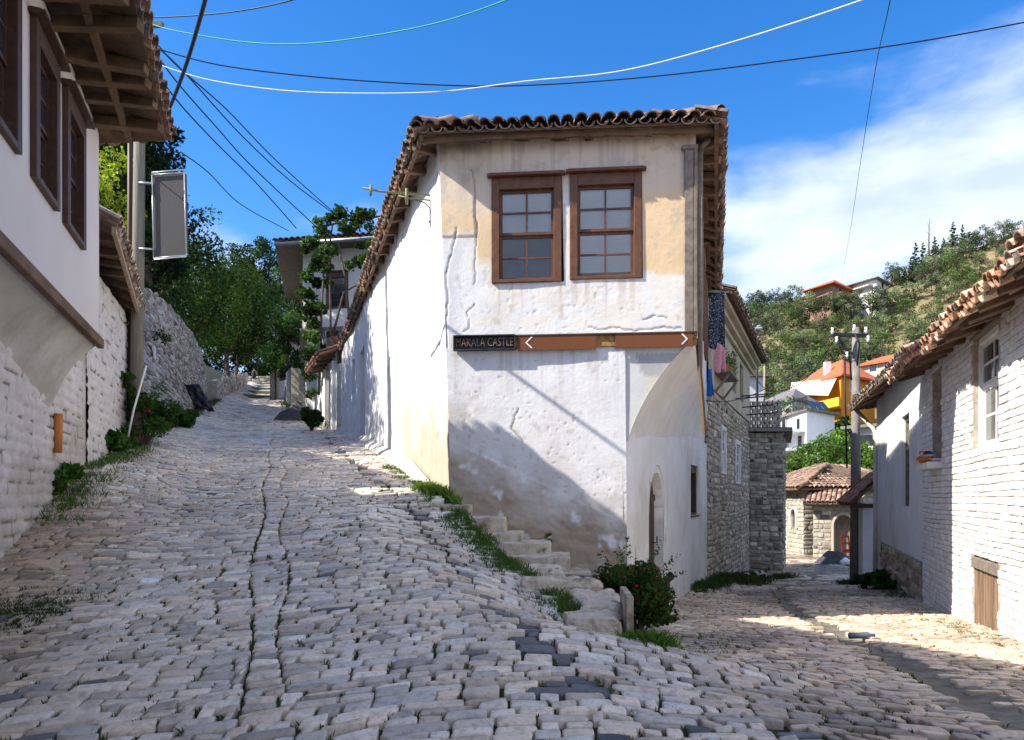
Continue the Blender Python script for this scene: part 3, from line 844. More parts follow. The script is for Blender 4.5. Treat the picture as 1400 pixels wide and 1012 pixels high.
q.obox(RLO.at(do[0] + .03, 0, -.13), RLO.v3(.05), RLO.n3(.12), (0, 0, 1.35)); q.build('door_leaf', M['wood_dark'], house, bevel=.006)
window(house, RLO, (wr[0] + wr[1]) / 2, 1.24, wr[1] - wr[0], 1.0, M['wood_dark'], header=False, recess=.12, proud=-.04, sill=True, bars=.04)
# cove under the overhanging storey
m = MB(); n1, n2 = 34, 14
A = np.zeros((n1, n2, 3))
def cove(t, a):
    Lp = Vector((lerp(1.47, 4.33, t), lerp(9.285, 16.5, t))); Up = Vector((lerp(2.3, 4.42, t), lerp(9.2, 16.5, t)))
    an = a * math.pi / 2; fx = lerp(a, 1 - math.cos(an), .45); fz = lerp(a, math.sin(an), .3)
    q = Lp.lerp(Up, fx); zl = lerp(2.33, 2.6, t)
    return (q.x, q.y, lerp(zl, 3.6, fz))
for i in range(n1):
    for j in range(n2): A[i, j] = cove(i / (n1 - 1), j / (n2 - 1))
A[..., 2] += .02 * (fbm(A[..., 0] * 2, A[..., 1] * 2, 0, 3, 97) - .5) * (np.arange(n2) > 0)
m.grid(A)
# closing piece below the cove's start, down to the lower wall
A2 = np.zeros((n1, 3, 3))
for i in range(n1):
    c0 = cove(i / (n1 - 1), 0)
    for j, dz in enumerate((0, -.25, -.45)): A2[i, j] = (c0[0] - j * .02, c0[1] + j * .05, c0[2] + dz)
m.build('overhang', M['cove'], house, smooth=True)
m = MB(); n1, n2 = 40, 26; A = np.zeros((n1, n2, 3)); C = np.zeros((n1, n2, 3))
cc = [cove(0, t / 60) for t in range(61)]
for i in range(n1):
    x = lerp(1.40, 2.3, i / (n1 - 1)); zc = 2.33 if x < 1.47 else float(np.interp(x, [c[0] for c in cc], [c[2] for c in cc]))
    yb = 9.5 - .3 * (x + .95) / 3.25
    for j in range(n2):
        z = lerp(zc, 3.66, j / (n2 - 1)); A[i, j] = (x, yb + .012, z)
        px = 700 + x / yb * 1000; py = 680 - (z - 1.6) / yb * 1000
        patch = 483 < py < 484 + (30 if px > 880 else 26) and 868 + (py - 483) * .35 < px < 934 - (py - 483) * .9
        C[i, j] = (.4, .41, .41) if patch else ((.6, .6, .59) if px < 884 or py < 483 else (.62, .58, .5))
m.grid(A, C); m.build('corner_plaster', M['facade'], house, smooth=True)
# right upper wall, edge windows, corner post
m = MB(); rw = [(1.1 + i * 1.9, 1.95 + i * 1.9, 4.35, 5.75) for i in range(3)]
gridwall(m, RUP, 0, RUP.L, 3.6, 6.3, .2, .2, rw, wavy(.02)); m.build('upper_side_wall', M['plaster'], house, smooth=True)
for a, b, c, d in rw: window(house, RUP, (a + b) / 2, c, b - a, d - c, M['wood_brown'], header=True, proud=.06)
q = MB(); u = FRT.L
q.obox(FRT.at(u - .13, 3.66, .0), FRT.v3(.11), FRT.n3(.04), (0, 0, 2.3)); q.obox(FRT.at(u - .015, 3.62, -.1), FRT.v3(.04), FRT.n3(.15), (0, 0, 2.4)); q.obox(FRT.at(u - .17, 5.96, .0), FRT.v3(.2), FRT.n3(.07), (0, 0, .05))
q.build('corner_board', M['wood_grey'], house, bevel=.006)
q = MB(); q.obox(FRT.at(.98, 3.51, .0), FRT.v3(u - .96), FRT.n3(.035), (0, 0, .145)); q.build('tie_beam', mat('yellowed_carved_timber', (.36, .2, .06), var=.5, vs=14, bump=.8, bs=30, bd=.01, col2=(.2, .09, .03), c2s=12), house, bevel=.008)
q = MB(); q.obox(FRT.at(.98, 3.658, .0), FRT.v3(u - .96), FRT.n3(.07), (0, 0, .018)); q.build('drip_board', M['wood_dark'], house)
q = MB(); q.bar(RUP.at(0.03, 3.6, .03), RUP.at(.0, 2.2, .03) + Vector((.12, .1, .2)), .04, .04)
q.build('iron_strap', M['wood_old'], house)
q = MB(); q.tube([RUP.at(.25, 6.1, .06), RUP.at(.25, 3.55, .06), RUP.at(.4, 3.3, .05)], .035, 8); q.tube([RUP.at(.25, 6.1, .06), RUP.at(.25, 6.25, .25)], .035, 8)
q.build('downpipe', M['wood_grey'], house, smooth=True)
# plinth along the rising street
q = MB(); us = np.linspace(1.0, LFT.L, 60); tt = [0, .1, .17, .19]; A = np.zeros((60, 4, 3))
for i, u in enumerate(us):
    for j, t in enumerate(tt):
        p = LFT.at(u, 0, t - .02); hh = (.16, .1, .04, -.1)[j] * min(1, (u - .9) * .6) * float(vn(u * 1.2, 3) * .6 + .7); A[i, j] = (p.x, p.y, Hf(p.x - .1, p.y) + hh)
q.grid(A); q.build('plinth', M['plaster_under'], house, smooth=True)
# roof
FL, FR_, BR_, BL_ = Vector((-1.2, 9.2, 6.2)), Vector((2.56, 8.94, 6.2)), Vector((4.8, 17, 6.2)), Vector((-5.5, 23.3, 6.2))
F0, R1 = Vector((.62, 11.2, 7.15)), Vector((-.3, 18, 7.95))
q = MB()
for poly in ((FL, FR_, F0), (FR_, BR_, R1, F0), (BR_, BL_, R1), (BL_, FL, F0, R1)):
    v = [p for p in poly] + [p - Vector((0, 0, .035)) for p in poly]; n = len(poly)
    q.add(v, [tuple(range(n)), tuple(range(2 * n - 1, n - 1, -1))] + [(i, (i + 1) % n, n + (i + 1) % n, n + i) for i in range(n)])
q.build('roof_deck', M['wood_old'], house)
upv = Vector((0, 0, .05)); q = MB()
tileset(q, FL + upv, FR_ + upv, F0 + upv, F0 + upv, lip=.03, sp=.172, r=.076, seg=8, cols=[(.2, .14, .11), (.26, .16, .11), (.16, .13, .11), (.24, .2, .17)])
tileset(q, BL_ + upv, FL + upv, R1 + upv, F0 + upv, lip=.03); tileset(q, FR_ + upv, BR_ + upv, F0 + upv, R1 + upv, lip=.03); tileset(q, BR_ + upv, BL_ + upv, R1 + upv, R1 + upv, sp=.25, cs=.5, full=False)
for a, b in ((FL, F0), (FR_, F0), (F0, R1), (BL_, R1)):   # hip and ridge tiles
    n = int((b - a).length / .32)
    for i in range(n):
        p = a.lerp(b, i / n) + Vector((0, 0, .1)); p2 = a.lerp(b, (i + 1.15) / n) + Vector((0, 0, .085)); e = (b - a).cross(Vector((0, 0, 1))).normalized(); up_ = e.cross(b - a).normalized()
        v = []
        for c in (p, p2):
            for k in range(7): an = math.pi * k / 6; v.append(c + e * math.cos(an) * .11 + up_ * math.sin(an) * .09)
        q.add(v, [(k, k + 1, k + 8, k + 7) for k in range(6)], random.choice([(.25, .16, .11), (.3, .19, .13)]))
q.build('roof', M['tile'], house)
dz = Vector((0, 0, -.08))
wl0, wl1 = LFT.at(0, 6.29, -.05), LFT.at(LFT.L, 6.29, -.05); wl0.x -= .08
rafters(house, wl0 + dz, wl1 + dz, FL.lerp(BL_, .0) + dz, BL_ + dz, 24)
rafters(house, RUP.at(.2, 6.29) + dz, RUP.at(RUP.L, 6.29) + dz, FR_ + dz, BR_ + dz, 16)
rafters(house, FRT.at(.3, 6.28) + dz, FRT.at(3.1, 6.28) + dz, FL.lerp(FR_, .2) + dz + Vector((0, .12, 0)), FL.lerp(FR_, .9) + dz + Vector((0, .12, 0)), 6, .07, .07)
for a, b in ((FL, FR_), (FL, BL_), (FR_, BR_)):
    q = MB(); n = 9
    inw = Vector((0.02, .1, 0)) if a is FL and b is FR_ else (Vector((.06, 0, 0)) if b is BL_ else Vector((-.06, 0, 0)))
    for i in range(n): q.bar(a.lerp(b, i / n) + inw + Vector((0, 0, random.uniform(-.07, -.045))), a.lerp(b, (i + 1) / n) + inw + Vector((0, 0, random.uniform(-.07, -.045))), .05, .07)
    q.build('fascia', M['wood_old'], house)

# ---- things on the corner house
def sign_board(name, label, u0, u1, z0, z1, out, m_, cat='sign', th=.012):
    t = thing(name, label, cat, FRT.at((u0 + u1) / 2, (z0 + z1) / 2, out), FRT.rz)
    q = MB(); w_, h_ = (u1 - u0) / 2, (z1 - z0) / 2; q.box(-w_, w_, -th, 0, -h_, h_)
    o = q.build('board', m_, t, local=True, bevel=.002); return t, w_, h_
def uX(px): 
    k = (px - 700) / 1000; return (k * 9.5 + .95) / (FRT.u.x - k * FRT.u.y)
def zP(py, u): return 1.6 + (680 - py) / 1000 * (9.5 + FRT.u.y * u)
s1, w_, h_ = sign_board('direction_sign', 'blank brown direction sign with white chevron pointing left, beside the carved dark sign', uX(709), uX(815), zP(480, 1.3), zP(459.5, 1.3), .05, M['brown_sign'])
q = MB()
for s in (1, -1): q.obox((-w_ + .09, -.017, 0), (.075, 0, .072 * s), (0, .003, 0), (.022, 0, 0))
q.build('chevron', M['white_sign'], s1, local=True)
s2, w_, h_ = sign_board('direction_sign', 'blank brown direction sign with white chevron pointing right, at the house corner', uX(841), uX(946), zP(477, 2.3), zP(456.5, 2.3), .05, M['brown_sign'])
q = MB()
for s in (1, -1): q.obox((w_ - .06, -.017, 0), (-.06, 0, .066 * s), (0, .003, 0), (-.022, 0, 0))
q.build('chevron', M['white_sign'], s2, local=True)
u0, u1 = uX(621), uX(705); z0, z1 = zP(480, .6), zP(459.5, .6)
cs_ = thing('carved_sign', 'dark framed metal sign with raised worn lettering reading MAKALA CASTLE', 'sign', FRT.at((u0 + u1) / 2, (z0 + z1) / 2, .0), FRT.rz)
w_, h_ = (u1 - u0) / 2, (z1 - z0) / 2
q = MB(); q.box(-w_, w_, -.03, 0, -h_, h_); q.build('board', M['iron'], cs_, local=True)
q = MB(); t = .014
q.box(-w_, w_, -.085, -.03, h_ - t, h_); q.box(-w_, w_, -.085, -.03, -h_, -h_ + t); q.box(-w_, -w_ + t, -.085, -.03, -h_ + t, h_ - t); q.box(w_ - t, w_, -.085, -.03, -h_ + t, h_ - t)
q.build('frame', M['iron'], cs_, local=True)
def text_mesh(txt, size, ext):
    cu = bpy.data.curves.new('lettering', 'FONT'); cu.body = txt; cu.size = size; cu.extrude = ext; cu.align_x = 'CENTER'; cu.align_y = 'CENTER'; cu.space_character = 1.05
    o = bpy.data.objects.new('lettering', cu); COL.objects.link(o); bpy.context.view_layer.update()
    me = bpy.data.meshes.new_from_object(o.evaluated_get(bpy.context.evaluated_depsgraph_get())); bpy.data.objects.remove(o)
    return me
tm = text_mesh('MAKALA CASTLE', .13, .012); wd_ = max(v.co.x for v in tm.vertices) - min(v.co.x for v in tm.vertices)
sc_ = (2 * w_ - .06) / wd_
for v in tm.vertices: x, y, z = v.co; v.co = (x * sc_, -.045 - z, y * 1.15)
tm.materials.clear(); tm.materials.append(M['bronze'])
to = bpy.data.objects.new('lettering', tm); COL.objects.link(to); to.parent = cs_
# iron lamp bracket on the left corner
br = thing('lamp_bracket', 'empty green iron lamp bracket jutting left from the corner house below its eave', 'bracket', (-1.0, 9.55, 5.0))
q = MB(); a = P(597, 268, 10.15)
q.tube([a, P(520, 262, 10.1), P(496, 257, 10.05)], .014, 6); q.tube([P(597, 275, 10.15), P(560, 271, 10.1), P(545, 268, 10.1)], .011, 6)
q.build('arm', M['olive_iron'], br, smooth=True)
q = MB(); q.tube([P(596, 262, 10.2), P(595, 305, 10.2)], .018, 8); q.tube([P(586, 303, 10.2), P(600, 303, 10.2)], .014, 6); q.tube([P(588, 300, 10.2), P(588, 285, 10.17), P(580, 277, 10.14), P(566, 273, 10.12)], .01, 6)
q.build('wall_rod', M['olive_iron'], br, smooth=True)
q = MB(); q.tube([P(507, 253, 10.07), P(507, 268, 10.07)], .02, 8); q.build('clamp', M['olive_iron'], br, smooth=True)
q = MB(); q.tube([P(556, 258, 10.1), P(556, 279, 10.1)], .022, 8); q.build('clamp', M['olive_iron'], br, smooth=True)

# stone steps along the foot of the facade
STEPM = mat('worn_step_stone', (.58, .5, .4), var=.3, vs=5, bump=1, bs=16, bd=.02, col2=(.24, .19, .13), c2s=3, c2lo=.5, c2hi=.66, col3=(.1, .11, .05), c3s=5, c3lo=.6, c3hi=.7)
st = thing('stone_steps', 'worn stone steps descending to the right along the foot of the white facade', 'steps', (.4, 8.6, .6))
steps = [(618, 642, 690, 9.35), (640, 690, 707, 9.15), (668, 712, 728, 8.95), (688, 750, 741, 8.7), (712, 776, 760, 8.4), (742, 804, 783, 8.05)]
for (xa, xb_, py, Y) in steps:
    a = P(xa - 26, py, Y - .15); b = P(xb_, py, Y)
    z = a.z; q = MB()
    d = Vector((b.x - a.x, -.06, 0)); q.obox((a.x, Y - .3, z - .55), d, (0.05, .75, 0), (0, 0, .55))
    o = q.build('step', STEPM, st, bevel=.014)
    sb = o.modifiers.new('Sub', 'SUBSURF'); sb.subdivision_type = 'SIMPLE'; sb.levels = 4; sb.render_levels = 4
    tx = bpy.data.textures.new('rough', 'CLOUDS'); tx.noise_scale = .12
    dm = o.modifiers.new('Disp', 'DISPLACE'); dm.texture = tx; dm.strength = .035; dm.texture_coords = 'GLOBAL'
# rough blocks and the upright slab where the steps end
rb = thing('retaining_blocks', 'rough stone blocks banking the rising street beside the flowering bush', 'retaining stones', (.8, 6.5, .4))
for (x, y, z, sx, sy, sz) in [(.62, 7.15, .32, .5, .45, .5), (.75, 6.65, .28, .42, .5, .48), (.72, 6.15, .25, .34, .5, .5), (.62, 5.72, .2, .4, .4, .52), (.3, 7.5, .4, .5, .4, .52), (.5, 5.38, .3, .36, .3, .22), (.86, 5.3, .28, .3, .25, .16), (.9, 7.0, .12, .3, .4, .3), (.28, 6.75, .5, .4, .35, .38)]:
    q = MB(); q.obox((x - sx / 2, y - sy / 2, z), (sx, random.uniform(-.05, .05), 0), (random.uniform(-.06, .06), sy, 0), (0, 0, sz * .95))
    o = q.build('block', STEPM, rb, bevel=.05)
    sb = o.modifiers.new('Sub', 'SUBSURF'); sb.subdivision_type = 'SIMPLE'; sb.levels = 4; sb.render_levels = 4
    tx = bpy.data.textures.new('rough', 'CLOUDS'); tx.noise_scale = .14
    dm = o.modifiers.new('Disp', 'DISPLACE'); dm.texture = tx; dm.strength = .09; dm.texture_coords = 'GLOBAL'
q = MB(); q.obox((.88, 5.62, .1), (.055, 0, 0), (.04, .62, 0), (0, 0, .74)); q.build('upright_slab', STEPM, rb, bevel=.01)
# ================================================================== left house (overhanging upper floor)
lh = thing('overhanging_house', 'lilac white house on the left whose upper floor overhangs a whitewashed stone base', 'house', (-5, 9, 1.5))
def LX(Y, d=0): return -1.76 - d - .355 * Y
UPL = Line((LX(-3), -3), (LX(8.4), 8.4), 1)          # upper wall, faces the street
LOW = Line((LX(-3, .47), -3), (LX(9.6, .47), 9.6), 1)
wy = [(4.59, 5.42), (5.78, 6.5), (6.77, 7.52), (3.2, 4.0), (1.7, 2.5)]
ops = [(UPL.U(a), UPL.U(b), 4.14, 5.42) for a, b in wy]
m = MB(); gridwall(m, UPL, 0, UPL.L, 3.33, 5.8, .12, .12, ops, wavy(.02), depth=.2)
END = Line(UPL.q, UPL.q - UPL.n * 5.5, 1); gridwall(m, END, 0, 5.5, 3.38, 5.75, .3, .3)
BK = Line(UPL.q - UPL.n * 5.5, UPL.p - UPL.n * 5.5); gridwall(m, BK, 0, BK.L, 0, 5.75, 1, 1)
m.build('upper_wall', M['plaster_left'], lh, smooth=True)
for a, b, c, d in ops:
    window(lh, UPL, (a + b) / 2, c, b - a, d - c, M['wood_dark'], header=True, fw=.11, recess=.07, proud=.05)
# plaster cove carrying the overhang; dips to a point near the far corner
n1, n2 = 60, 10; A = np.zeros((n1, n2, 3))
yE = 7.96
for i in range(n1):
    Y = lerp(-3, yE, i / (n1 - 1)); zl = 3.0 - .47 * float(sstep(6.2, 7.96, Y)) - .03
    for j in range(n2):
        a = j / (n2 - 1); fx = lerp(a, 1 - math.cos(a * math.pi / 2), .5); x = lerp(LX(Y, .47), LX(Y, 0), fx); Yj = Y + (8.4 - yE) * fx * float(sstep(yE - 1.2, yE, Y))
        A[i, j] = (lerp(LX(Yj, .47), LX(Yj, 0), fx), Yj, lerp(zl, 3.36, lerp(a, math.sin(a * math.pi / 2), .3)))
A[..., 2] += .03 * (fbm(A[..., 0] * 2, A[..., 1] * 2, 0, 3, 120) - .5)
m = MB(); m.grid(A)
tip = Vector(A[-1, 0]); cor = Vector(A[-1, -1])
bk = Vector((cor.x - .5 * .94, cor.y + .5 * -.33 + .55, 3.36))
for j in range(n2 - 1): m.add([A[-1, j], A[-1, j + 1], bk], [(0, 1, 2)])
m.add([tip, bk, (LX(8.8, .47), 8.8, 3.36)], [(0, 1, 2)])
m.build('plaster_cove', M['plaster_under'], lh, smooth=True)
q = MB(); q.obox(UPL.at(0, 3.31, -.02), UPL.v3(UPL.L + .02), UPL.n3(.07), (0, 0, .11)); q.build('sill_beam', M['wood_old'], lh, bevel=.012)
# whitewashed stone base
cw = stonecol((.56, .54, .54), (.47, .45, .44), .08, .02)
dl = (LOW.U(9.25), LOW.U(9.85), 1.0, 3.35)
def rub_d(U_, Z_):
    zz_ = Z_ + .05 * (fbm(U_ * 1.2, Z_ * .6, 0, 2, 301) - .5); row = np.floor(zz_ / .125); fz = zz_ / .125 - row
    uu = U_ / .27 + vn(row * 7.3, 0, 0, 302) * 5 + .5 * vn(U_ * 1.5, row * 3.1, 0, 303); fu = uu - np.floor(uu)
    e = sstep(0, .22, fz) * sstep(1, .8, fz) * sstep(0, .12, fu) * sstep(1, .9, fu)
    k = vn(np.floor(uu) * 3.7, row * 5.1, 0, 304)
    return .024 * e * (.3 + k) + .05 * (fbm(U_ * 1.1, Z_ * 1.1, 0, 3, 305) - .5) + .012 * (fbm(U_ * 12, Z_ * 12, 0, 3, 306) - .5), e, k
def rub_c(U_, Z_):
    d, e, k = rub_d(U_, Z_); n = fbm(U_ * 2, Z_ * 2, 0, 4, 307)
    c = np.ones(U_.shape + (3,)) * np.array([.64, .61, .58]) * (.9 + .14 * k[..., None])
    hole = sstep(.35, .1, e) * sstep(.5, .62, fbm(U_ * 5, Z_ * 5, 0, 3, 308)); c = c * (1 - hole[..., None]) + np.array([.16, .13, .1]) * hole[..., None]
    g0 = H(LOW.p.x + LOW.u.x * U_ + .1, LOW.p.y + LOW.u.y * U_); dd = grime(U_, Z_, g0)
    c = c * (1 - .45 * dd[..., None]) + np.array([.3, .24, .18]) * .45 * dd[..., None]
    return np.clip(c, .03, .7)
m = MB(); gridwall(m, LOW, LOW.U(4), LOW.L, .2, 3.36, .026, .026, (), lambda a, b: rub_d(a, b)[0], rub_c); m.build('stone_base', M['paint_stone'], lh, smooth=True)
m = MB(); gridwall(m, LOW, 0, LOW.L, -.3, 3.36, .3, .3, base=-.06); m.build('base_core', M['whitemortar'], lh)
EL = Line(LOW.q, LOW.q - LOW.n * 5, 1)
m = MB(); gridwall(m, EL, 0, 5, .5, 3.36, .3, .3, base=.0); m.build('end_wall', M['whitemortar'], lh)
# roof
e0, e1 = Vector((LX(-3.2) + .84, -3.3, 6.0)), Vector((-3.98, 8.4, 5.74)); e1b = Vector((-4.8, 8.52, 5.76))
r0, r1 = Vector((LX(-3) - 2.8, -3, 7.1)), Vector((LX(6) - 2.7, 5.9, 7.0)); b1 = Vector((-9.8, 7.3, 5.8)); b0 = Vector((-6.5, -4, 6.0))
q = MB()
for poly in ((e0, e1, r1, r0), (e1, e1b, r1), (e1b, b1, r1), (b1, b0, r0, r1)):
    n = len(poly); v = [p for p in poly] + [p - Vector((0, 0, .04)) for p in poly]
    q.add(v, [tuple(range(n)), tuple(range(2 * n - 1, n - 1, -1))] + [(i, (i + 1) % n, n + (i + 1) % n, n + i) for i in range(n)])
q.build('roof_deck', M['wood_old'], lh)
q = MB(); u5 = Vector((0, 0, .06)); tc_ = [(.2, .13, .1), (.28, .18, .13), (.33, .2, .14), (.24, .19, .16), (.4, .24, .16)]
tileset(q, e0 + u5, e1 + u5, r0 + u5, r1 + u5, lip=.05, cols=tc_, wav=.025); tileset(q, e1 + u5, e1b + u5, r1 + u5, r1 + u5, lip=.05, cols=tc_, sp=.2); tileset(q, e1b + u5, b1 + u5, r1 + u5, r1 + u5, lip=.05, cols=tc_, maxs=6)
q.build('roof', M['tile'], lh)
dz = Vector((0, 0, -.07))
rafters(lh, UPL.at(0, 6.02, -.05) + dz, UPL.at(UPL.L, 5.87, -.05) + dz, e0 + dz, e1 + dz, 27, .1, .12)
rafters(lh, END.at(0.1, 5.86, -.1) + dz, END.at(1.8, 5.86, -.1) + dz, e1b + Vector((.25, -.25, 0)) + dz, e1b + Vector((-1.5, -.4, 0)) + dz, 5, .1, .12)
for s in (.45, .97):
    q = MB(); a = (UPL.at(0, 5.88)).lerp(e0, s); b = UPL.at(UPL.L, 5.72).lerp(e1, s); n = 16
    for i in range(n): q.bar(a.lerp(b, i / n) + Vector((0, 0, random.uniform(-.03, .0) + (.03 if s > .5 else -.0))), a.lerp(b, (i + 1) / n) + Vector((0, 0, random.uniform(-.03, .0) + (.03 if s > .5 else 0))), .06, .07)
    q.build('purlin', M['wood_old'], lh)
q = MB(); q.tube([LOW.at(LOW.U(8.2), 2.1, .04), LOW.at(LOW.U(8.2), 2.54, .05)], .045, 12)
q.build('clay_pipe', M['orange'], lh, smooth=True)

# ================================================================== low white house beyond it
lo = thing('low_whitewashed_house', 'low whitewashed stone house with projecting tiled eave beyond the overhanging house', 'house', (-6.5, 12, 2))
LW = Line((LX(9.95, .5) , 9.95), (LX(14.9, .5), 14.9), 1)
m = MB(); gridwall(m, LW, 0, LW.L, 1.2, 4.85, .035, .035, (), lambda a, b: rub_d(a + 3, b)[0], lambda a, b: rub_c(a + 3, b))
m.build('wall', M['paint_stone'], lo, smooth=True)
LW0 = Line((LX(8.4, .52) - .3, 8.4), (LX(14.9, .52), 14.9), 1)
m = MB(); gridwall(m, LW0, 0, LW0.L, 1, 4.85, .4, .4); e_ = Line(LW0.q, LW0.q - LW0.n * 4, 1); gridwall(m, e_, 0, 4, 1, 5, .5, .5)
e_ = Line(LW0.p - LW0.n * 4, LW0.p, 1); gridwall(m, e_, 0, 4, 1, 5, .5, .5); m.build('wall_core', M['whitemortar'], lo)
q = MB(); q.obox((LX(9.63, .5) - .28, 9.63, 1.4), (.25, .02, 0), (-.09, .3, 0), (0, 0, 2.4)); q.build('doorway_jamb', M['plaster_under'], lo)
a0, a1 = Vector((-4.9, 9.0, 4.95)), Vector((-6.95, 13.7, 4.95)); c0, c1 = Vector((-8.8, 8.7, 6.3)), Vector((-9.3, 13.9, 6.3))
q = MB(); slab(q, a0, a1, c1, c0, .035); q.build('roof_deck', M['wood_old'], lo)
q = MB(); tc2 = [(.42, .33, .26), (.33, .24, .18), (.5, .42, .35), (.28, .18, .13)]
tileset(q, a0 + u5, a1 + u5, c0 + u5, c1 + u5, lip=.04, cols=tc2, r=.09); q.build('roof', M['tile'], lo)
rafters(lo, Vector((LX(9.5, .7), 9.5, 5.05)), Vector((LX(13.6, .7), 13.6, 5.05)), a0 - Vector((0, 0, .07)), a1 - Vector((0, 0, .07)), 9, .07, .09)
q = MB(); q.bar(a0 - Vector((-.0, 0, .06)), a1 - Vector((0, 0, .06)), .05, .08); q.build('fascia', M['wood_pale'], lo)

# ================================================================== battered retaining wall
rw_ = thing('retaining_wall', 'tall battered rubble retaining wall rising behind the left utility pole', 'wall', (-10, 20, 3))
RT = Line((-7.75, 14.9), (-15.6, 39.0), 1)
def rt_top(u): return float(np.interp(u, [0, 1, 12.7, 20.7, 25.4], [6.5, 6.7, 8.5, 9.2, 9.3]))
cr_ = stonecol((.52, .48, .44), (.38, .35, .33), .2, .08)
m = stonewall(RT, 0, RT.L, lambda u: float(np.interp(u, [0, 25], [2.2, 5.4])), rt_top, ch=.14, cl=(.2, .6), gap=.012, h=(0, .035), bevel=.02, colf=cr_, batter=.12, wav=.12, tilt=.02, seg=8)
m.build('stone_facing', M['stone'], rw_, smooth=True)
us = np.linspace(0, RT.L, 30); A = np.zeros((30, 5, 3))
for i, u in enumerate(us):
    z0_ = 2.2; zt = rt_top(u) - .05
    for j, (z, o) in enumerate(((1.9, -.02), (zt, -.12 * (zt - 2.2) - .02), (zt + .0, -.12 * (zt - 2.2) - .6), (zt - .5, -1.8), (1.9, -1.9))):
        p = RT.at(u, z, o); A[i, j] = p
m = MB(); m.grid(A)
for i in (0, -1): m.add([A[i, j] for j in range(5)], [(0, 1, 2, 3, 4)])
m.build('core', M['mortar'], rw_)
# end face of the wall toward the camera
RE = Line(RT.p - RT.n * 2.4, RT.p, 1)
m = stonewall(RE, 0, 2.3, lambda u: 2.2, lambda u: 6.6, ch=.14, cl=(.2, .5), gap=.012, h=(0, .03), bevel=.02, colf=cr_, wav=.08, tilt=.015, batter=0)
m.build('end_face', M['stone'], rw_, smooth=True)
q = MB(); q.obox(RT.at(5.2, 5.35, -.33), RT.v3(.28), RT.n3(.02), (0, 0, .36)); nt_ = q.build('notice', M['white_sign'], None, loc=RT.at(5.2, 5.35, -.33)); tag(nt_, 'small white notice fixed to the rubble retaining wall', 'notice')
# terrace above
n1, n2 = 30, 14; A = np.zeros((n1, n2, 3))
for i in range(n1):
    u = lerp(-9, 110, i / (n1 - 1))
    for j in range(n2):
        d = (j / (n2 - 1)) ** 2 * 120
        ub = min(max(u, 0), RT.L); zt = max(rt_top(ub) - .1, zL(14.9 + u * .95) + .3 + min(d, 6) * .3)
        p = RT.at(u, zt + d * .14 + .5 * float(vn(u * .2, d * .2)) * min(d, 1), -.75 - d - (.6 if u > RT.L else 0) - max(0, -u) * .6 - .3); A[i, j] = p
m = MB(); m.grid(A)
LHILL = mat('dark_soil_bank', (.04, .05, .018), var=.4, vs=1, bump=.5, bs=8, bd=.05)  # dark soil-like green, the bank's own colour
for i in range(n1 - 1):
    a, b = Vector(A[i, 0]), Vector(A[i + 1, 0]); m.add([a, b, (b.x, b.y, b.z - 4), (a.x, a.y, a.z - 4)], [(0, 1, 2, 3)])
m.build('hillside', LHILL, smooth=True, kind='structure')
# lower rubble wall further on, and the wall across the head of the street
w2_ = thing('low_rubble_wall', 'low broken rubble wall continuing up the left side of the street', 'wall', (-18, 50, 7))
RT2 = Line((-15.9, 39.5), (-27.5, 76), 1)
z0f = lambda u: float(zL(39.5 + u * .953)) - .2
m = stonewall(RT2, 0, RT2.L, z0f, lambda u: z0f(u) + 1.5 + .3 * float(vn(u * .4, 2)), ch=.25, cl=(.3, .9), gap=.02, h=(0, .06), bevel=.03, colf=cr_, wav=0, tilt=.02, seg=8)
q = m.build('stone_facing', M['stone'], w2_, smooth=True)
us = np.linspace(0, RT2.L, 20); A = np.array([[RT2.at(u, z0f(u) - .5, 0), RT2.at(u, z0f(u) + 1.45, -.02), RT2.at(u, z0f(u) + 1.45, -.6), RT2.at(u, z0f(u) - .5, -.6)] for u in us]); m = MB(); m.grid(A); m.add(A[0], [(0, 1, 2, 3)]); m.add(A[-1], [(0, 1, 2, 3)]); m.build('core', M['mortar'], w2_)
w3 = thing('end_wall', 'pale stone wall closing the head of the rising street behind the walkers', 'wall', (-35, 99, 16))
EW = Line((-50, 99), (-24, 99), 1); cre = stonecol((.42, .38, .3), (.33, .29, .22), .2)
m = stonewall(EW, 0, 26, lambda u: 16.3, lambda u: 18.1, ch=.3, cl=(.5, 1.2), gap=.02, h=(0, .06), bevel=.03, colf=cre, wav=.1, tilt=.02); m.build('stone_facing', M['stone'], w3, smooth=True)
q = MB(); q.box(-50, -24, 99.03, 99.6, 15, 18.0); q.build('core', M['mortar'], w3)

# ================================================================== poles, light box sign, cables
pl = thing('utility_pole', 'grey timber utility pole beside the rubble wall, carrying the blank grey sign', 'utility pole', (-6.64, 13.0, 2.2))
q = MB(); q.tube([(-6.70, 13, 2.0), (-6.64, 13, 6), (-6.6, 13, 10.4)], [.115, .1, .085], 12); q.build('shaft', M['pole_wood'], pl, smooth=True)
q = MB(); q.tube([(-6.86, 13.1, 2.0), (-6.83, 13.1, 10.2)], .045, 8); q.build('conduit', M['wood_dark'], pl, smooth=True)
q = MB(); q.bar((-7.0, 13, 10.0), (-6.2, 13, 10.0), .08, .08); q.build('crossarm', M['wood_grey'], pl)
lb = thing('hanging_sign', 'blank grey upright sign in a pale metal frame bracketed to the left pole', 'sign', (-6.1, 13, 5.84))
def quadP(pts, Y): return [P(x, y, Y) for x, y in pts]
q = MB(); q.prism(quadP([(208, 239), (252, 236), (254, 349), (210, 353)], 12.97), (0, .1, 0)); q.build('panel', M['greypanel'], lb)
q = MB(); c = quadP([(208, 239), (252, 236), (254.5, 349), (210, 353)], 12.95)
for i in range(4): q.tube([c[i], c[(i + 1) % 4]], .011, 6)
q.build('frame', M['steel'], lb, smooth=True)
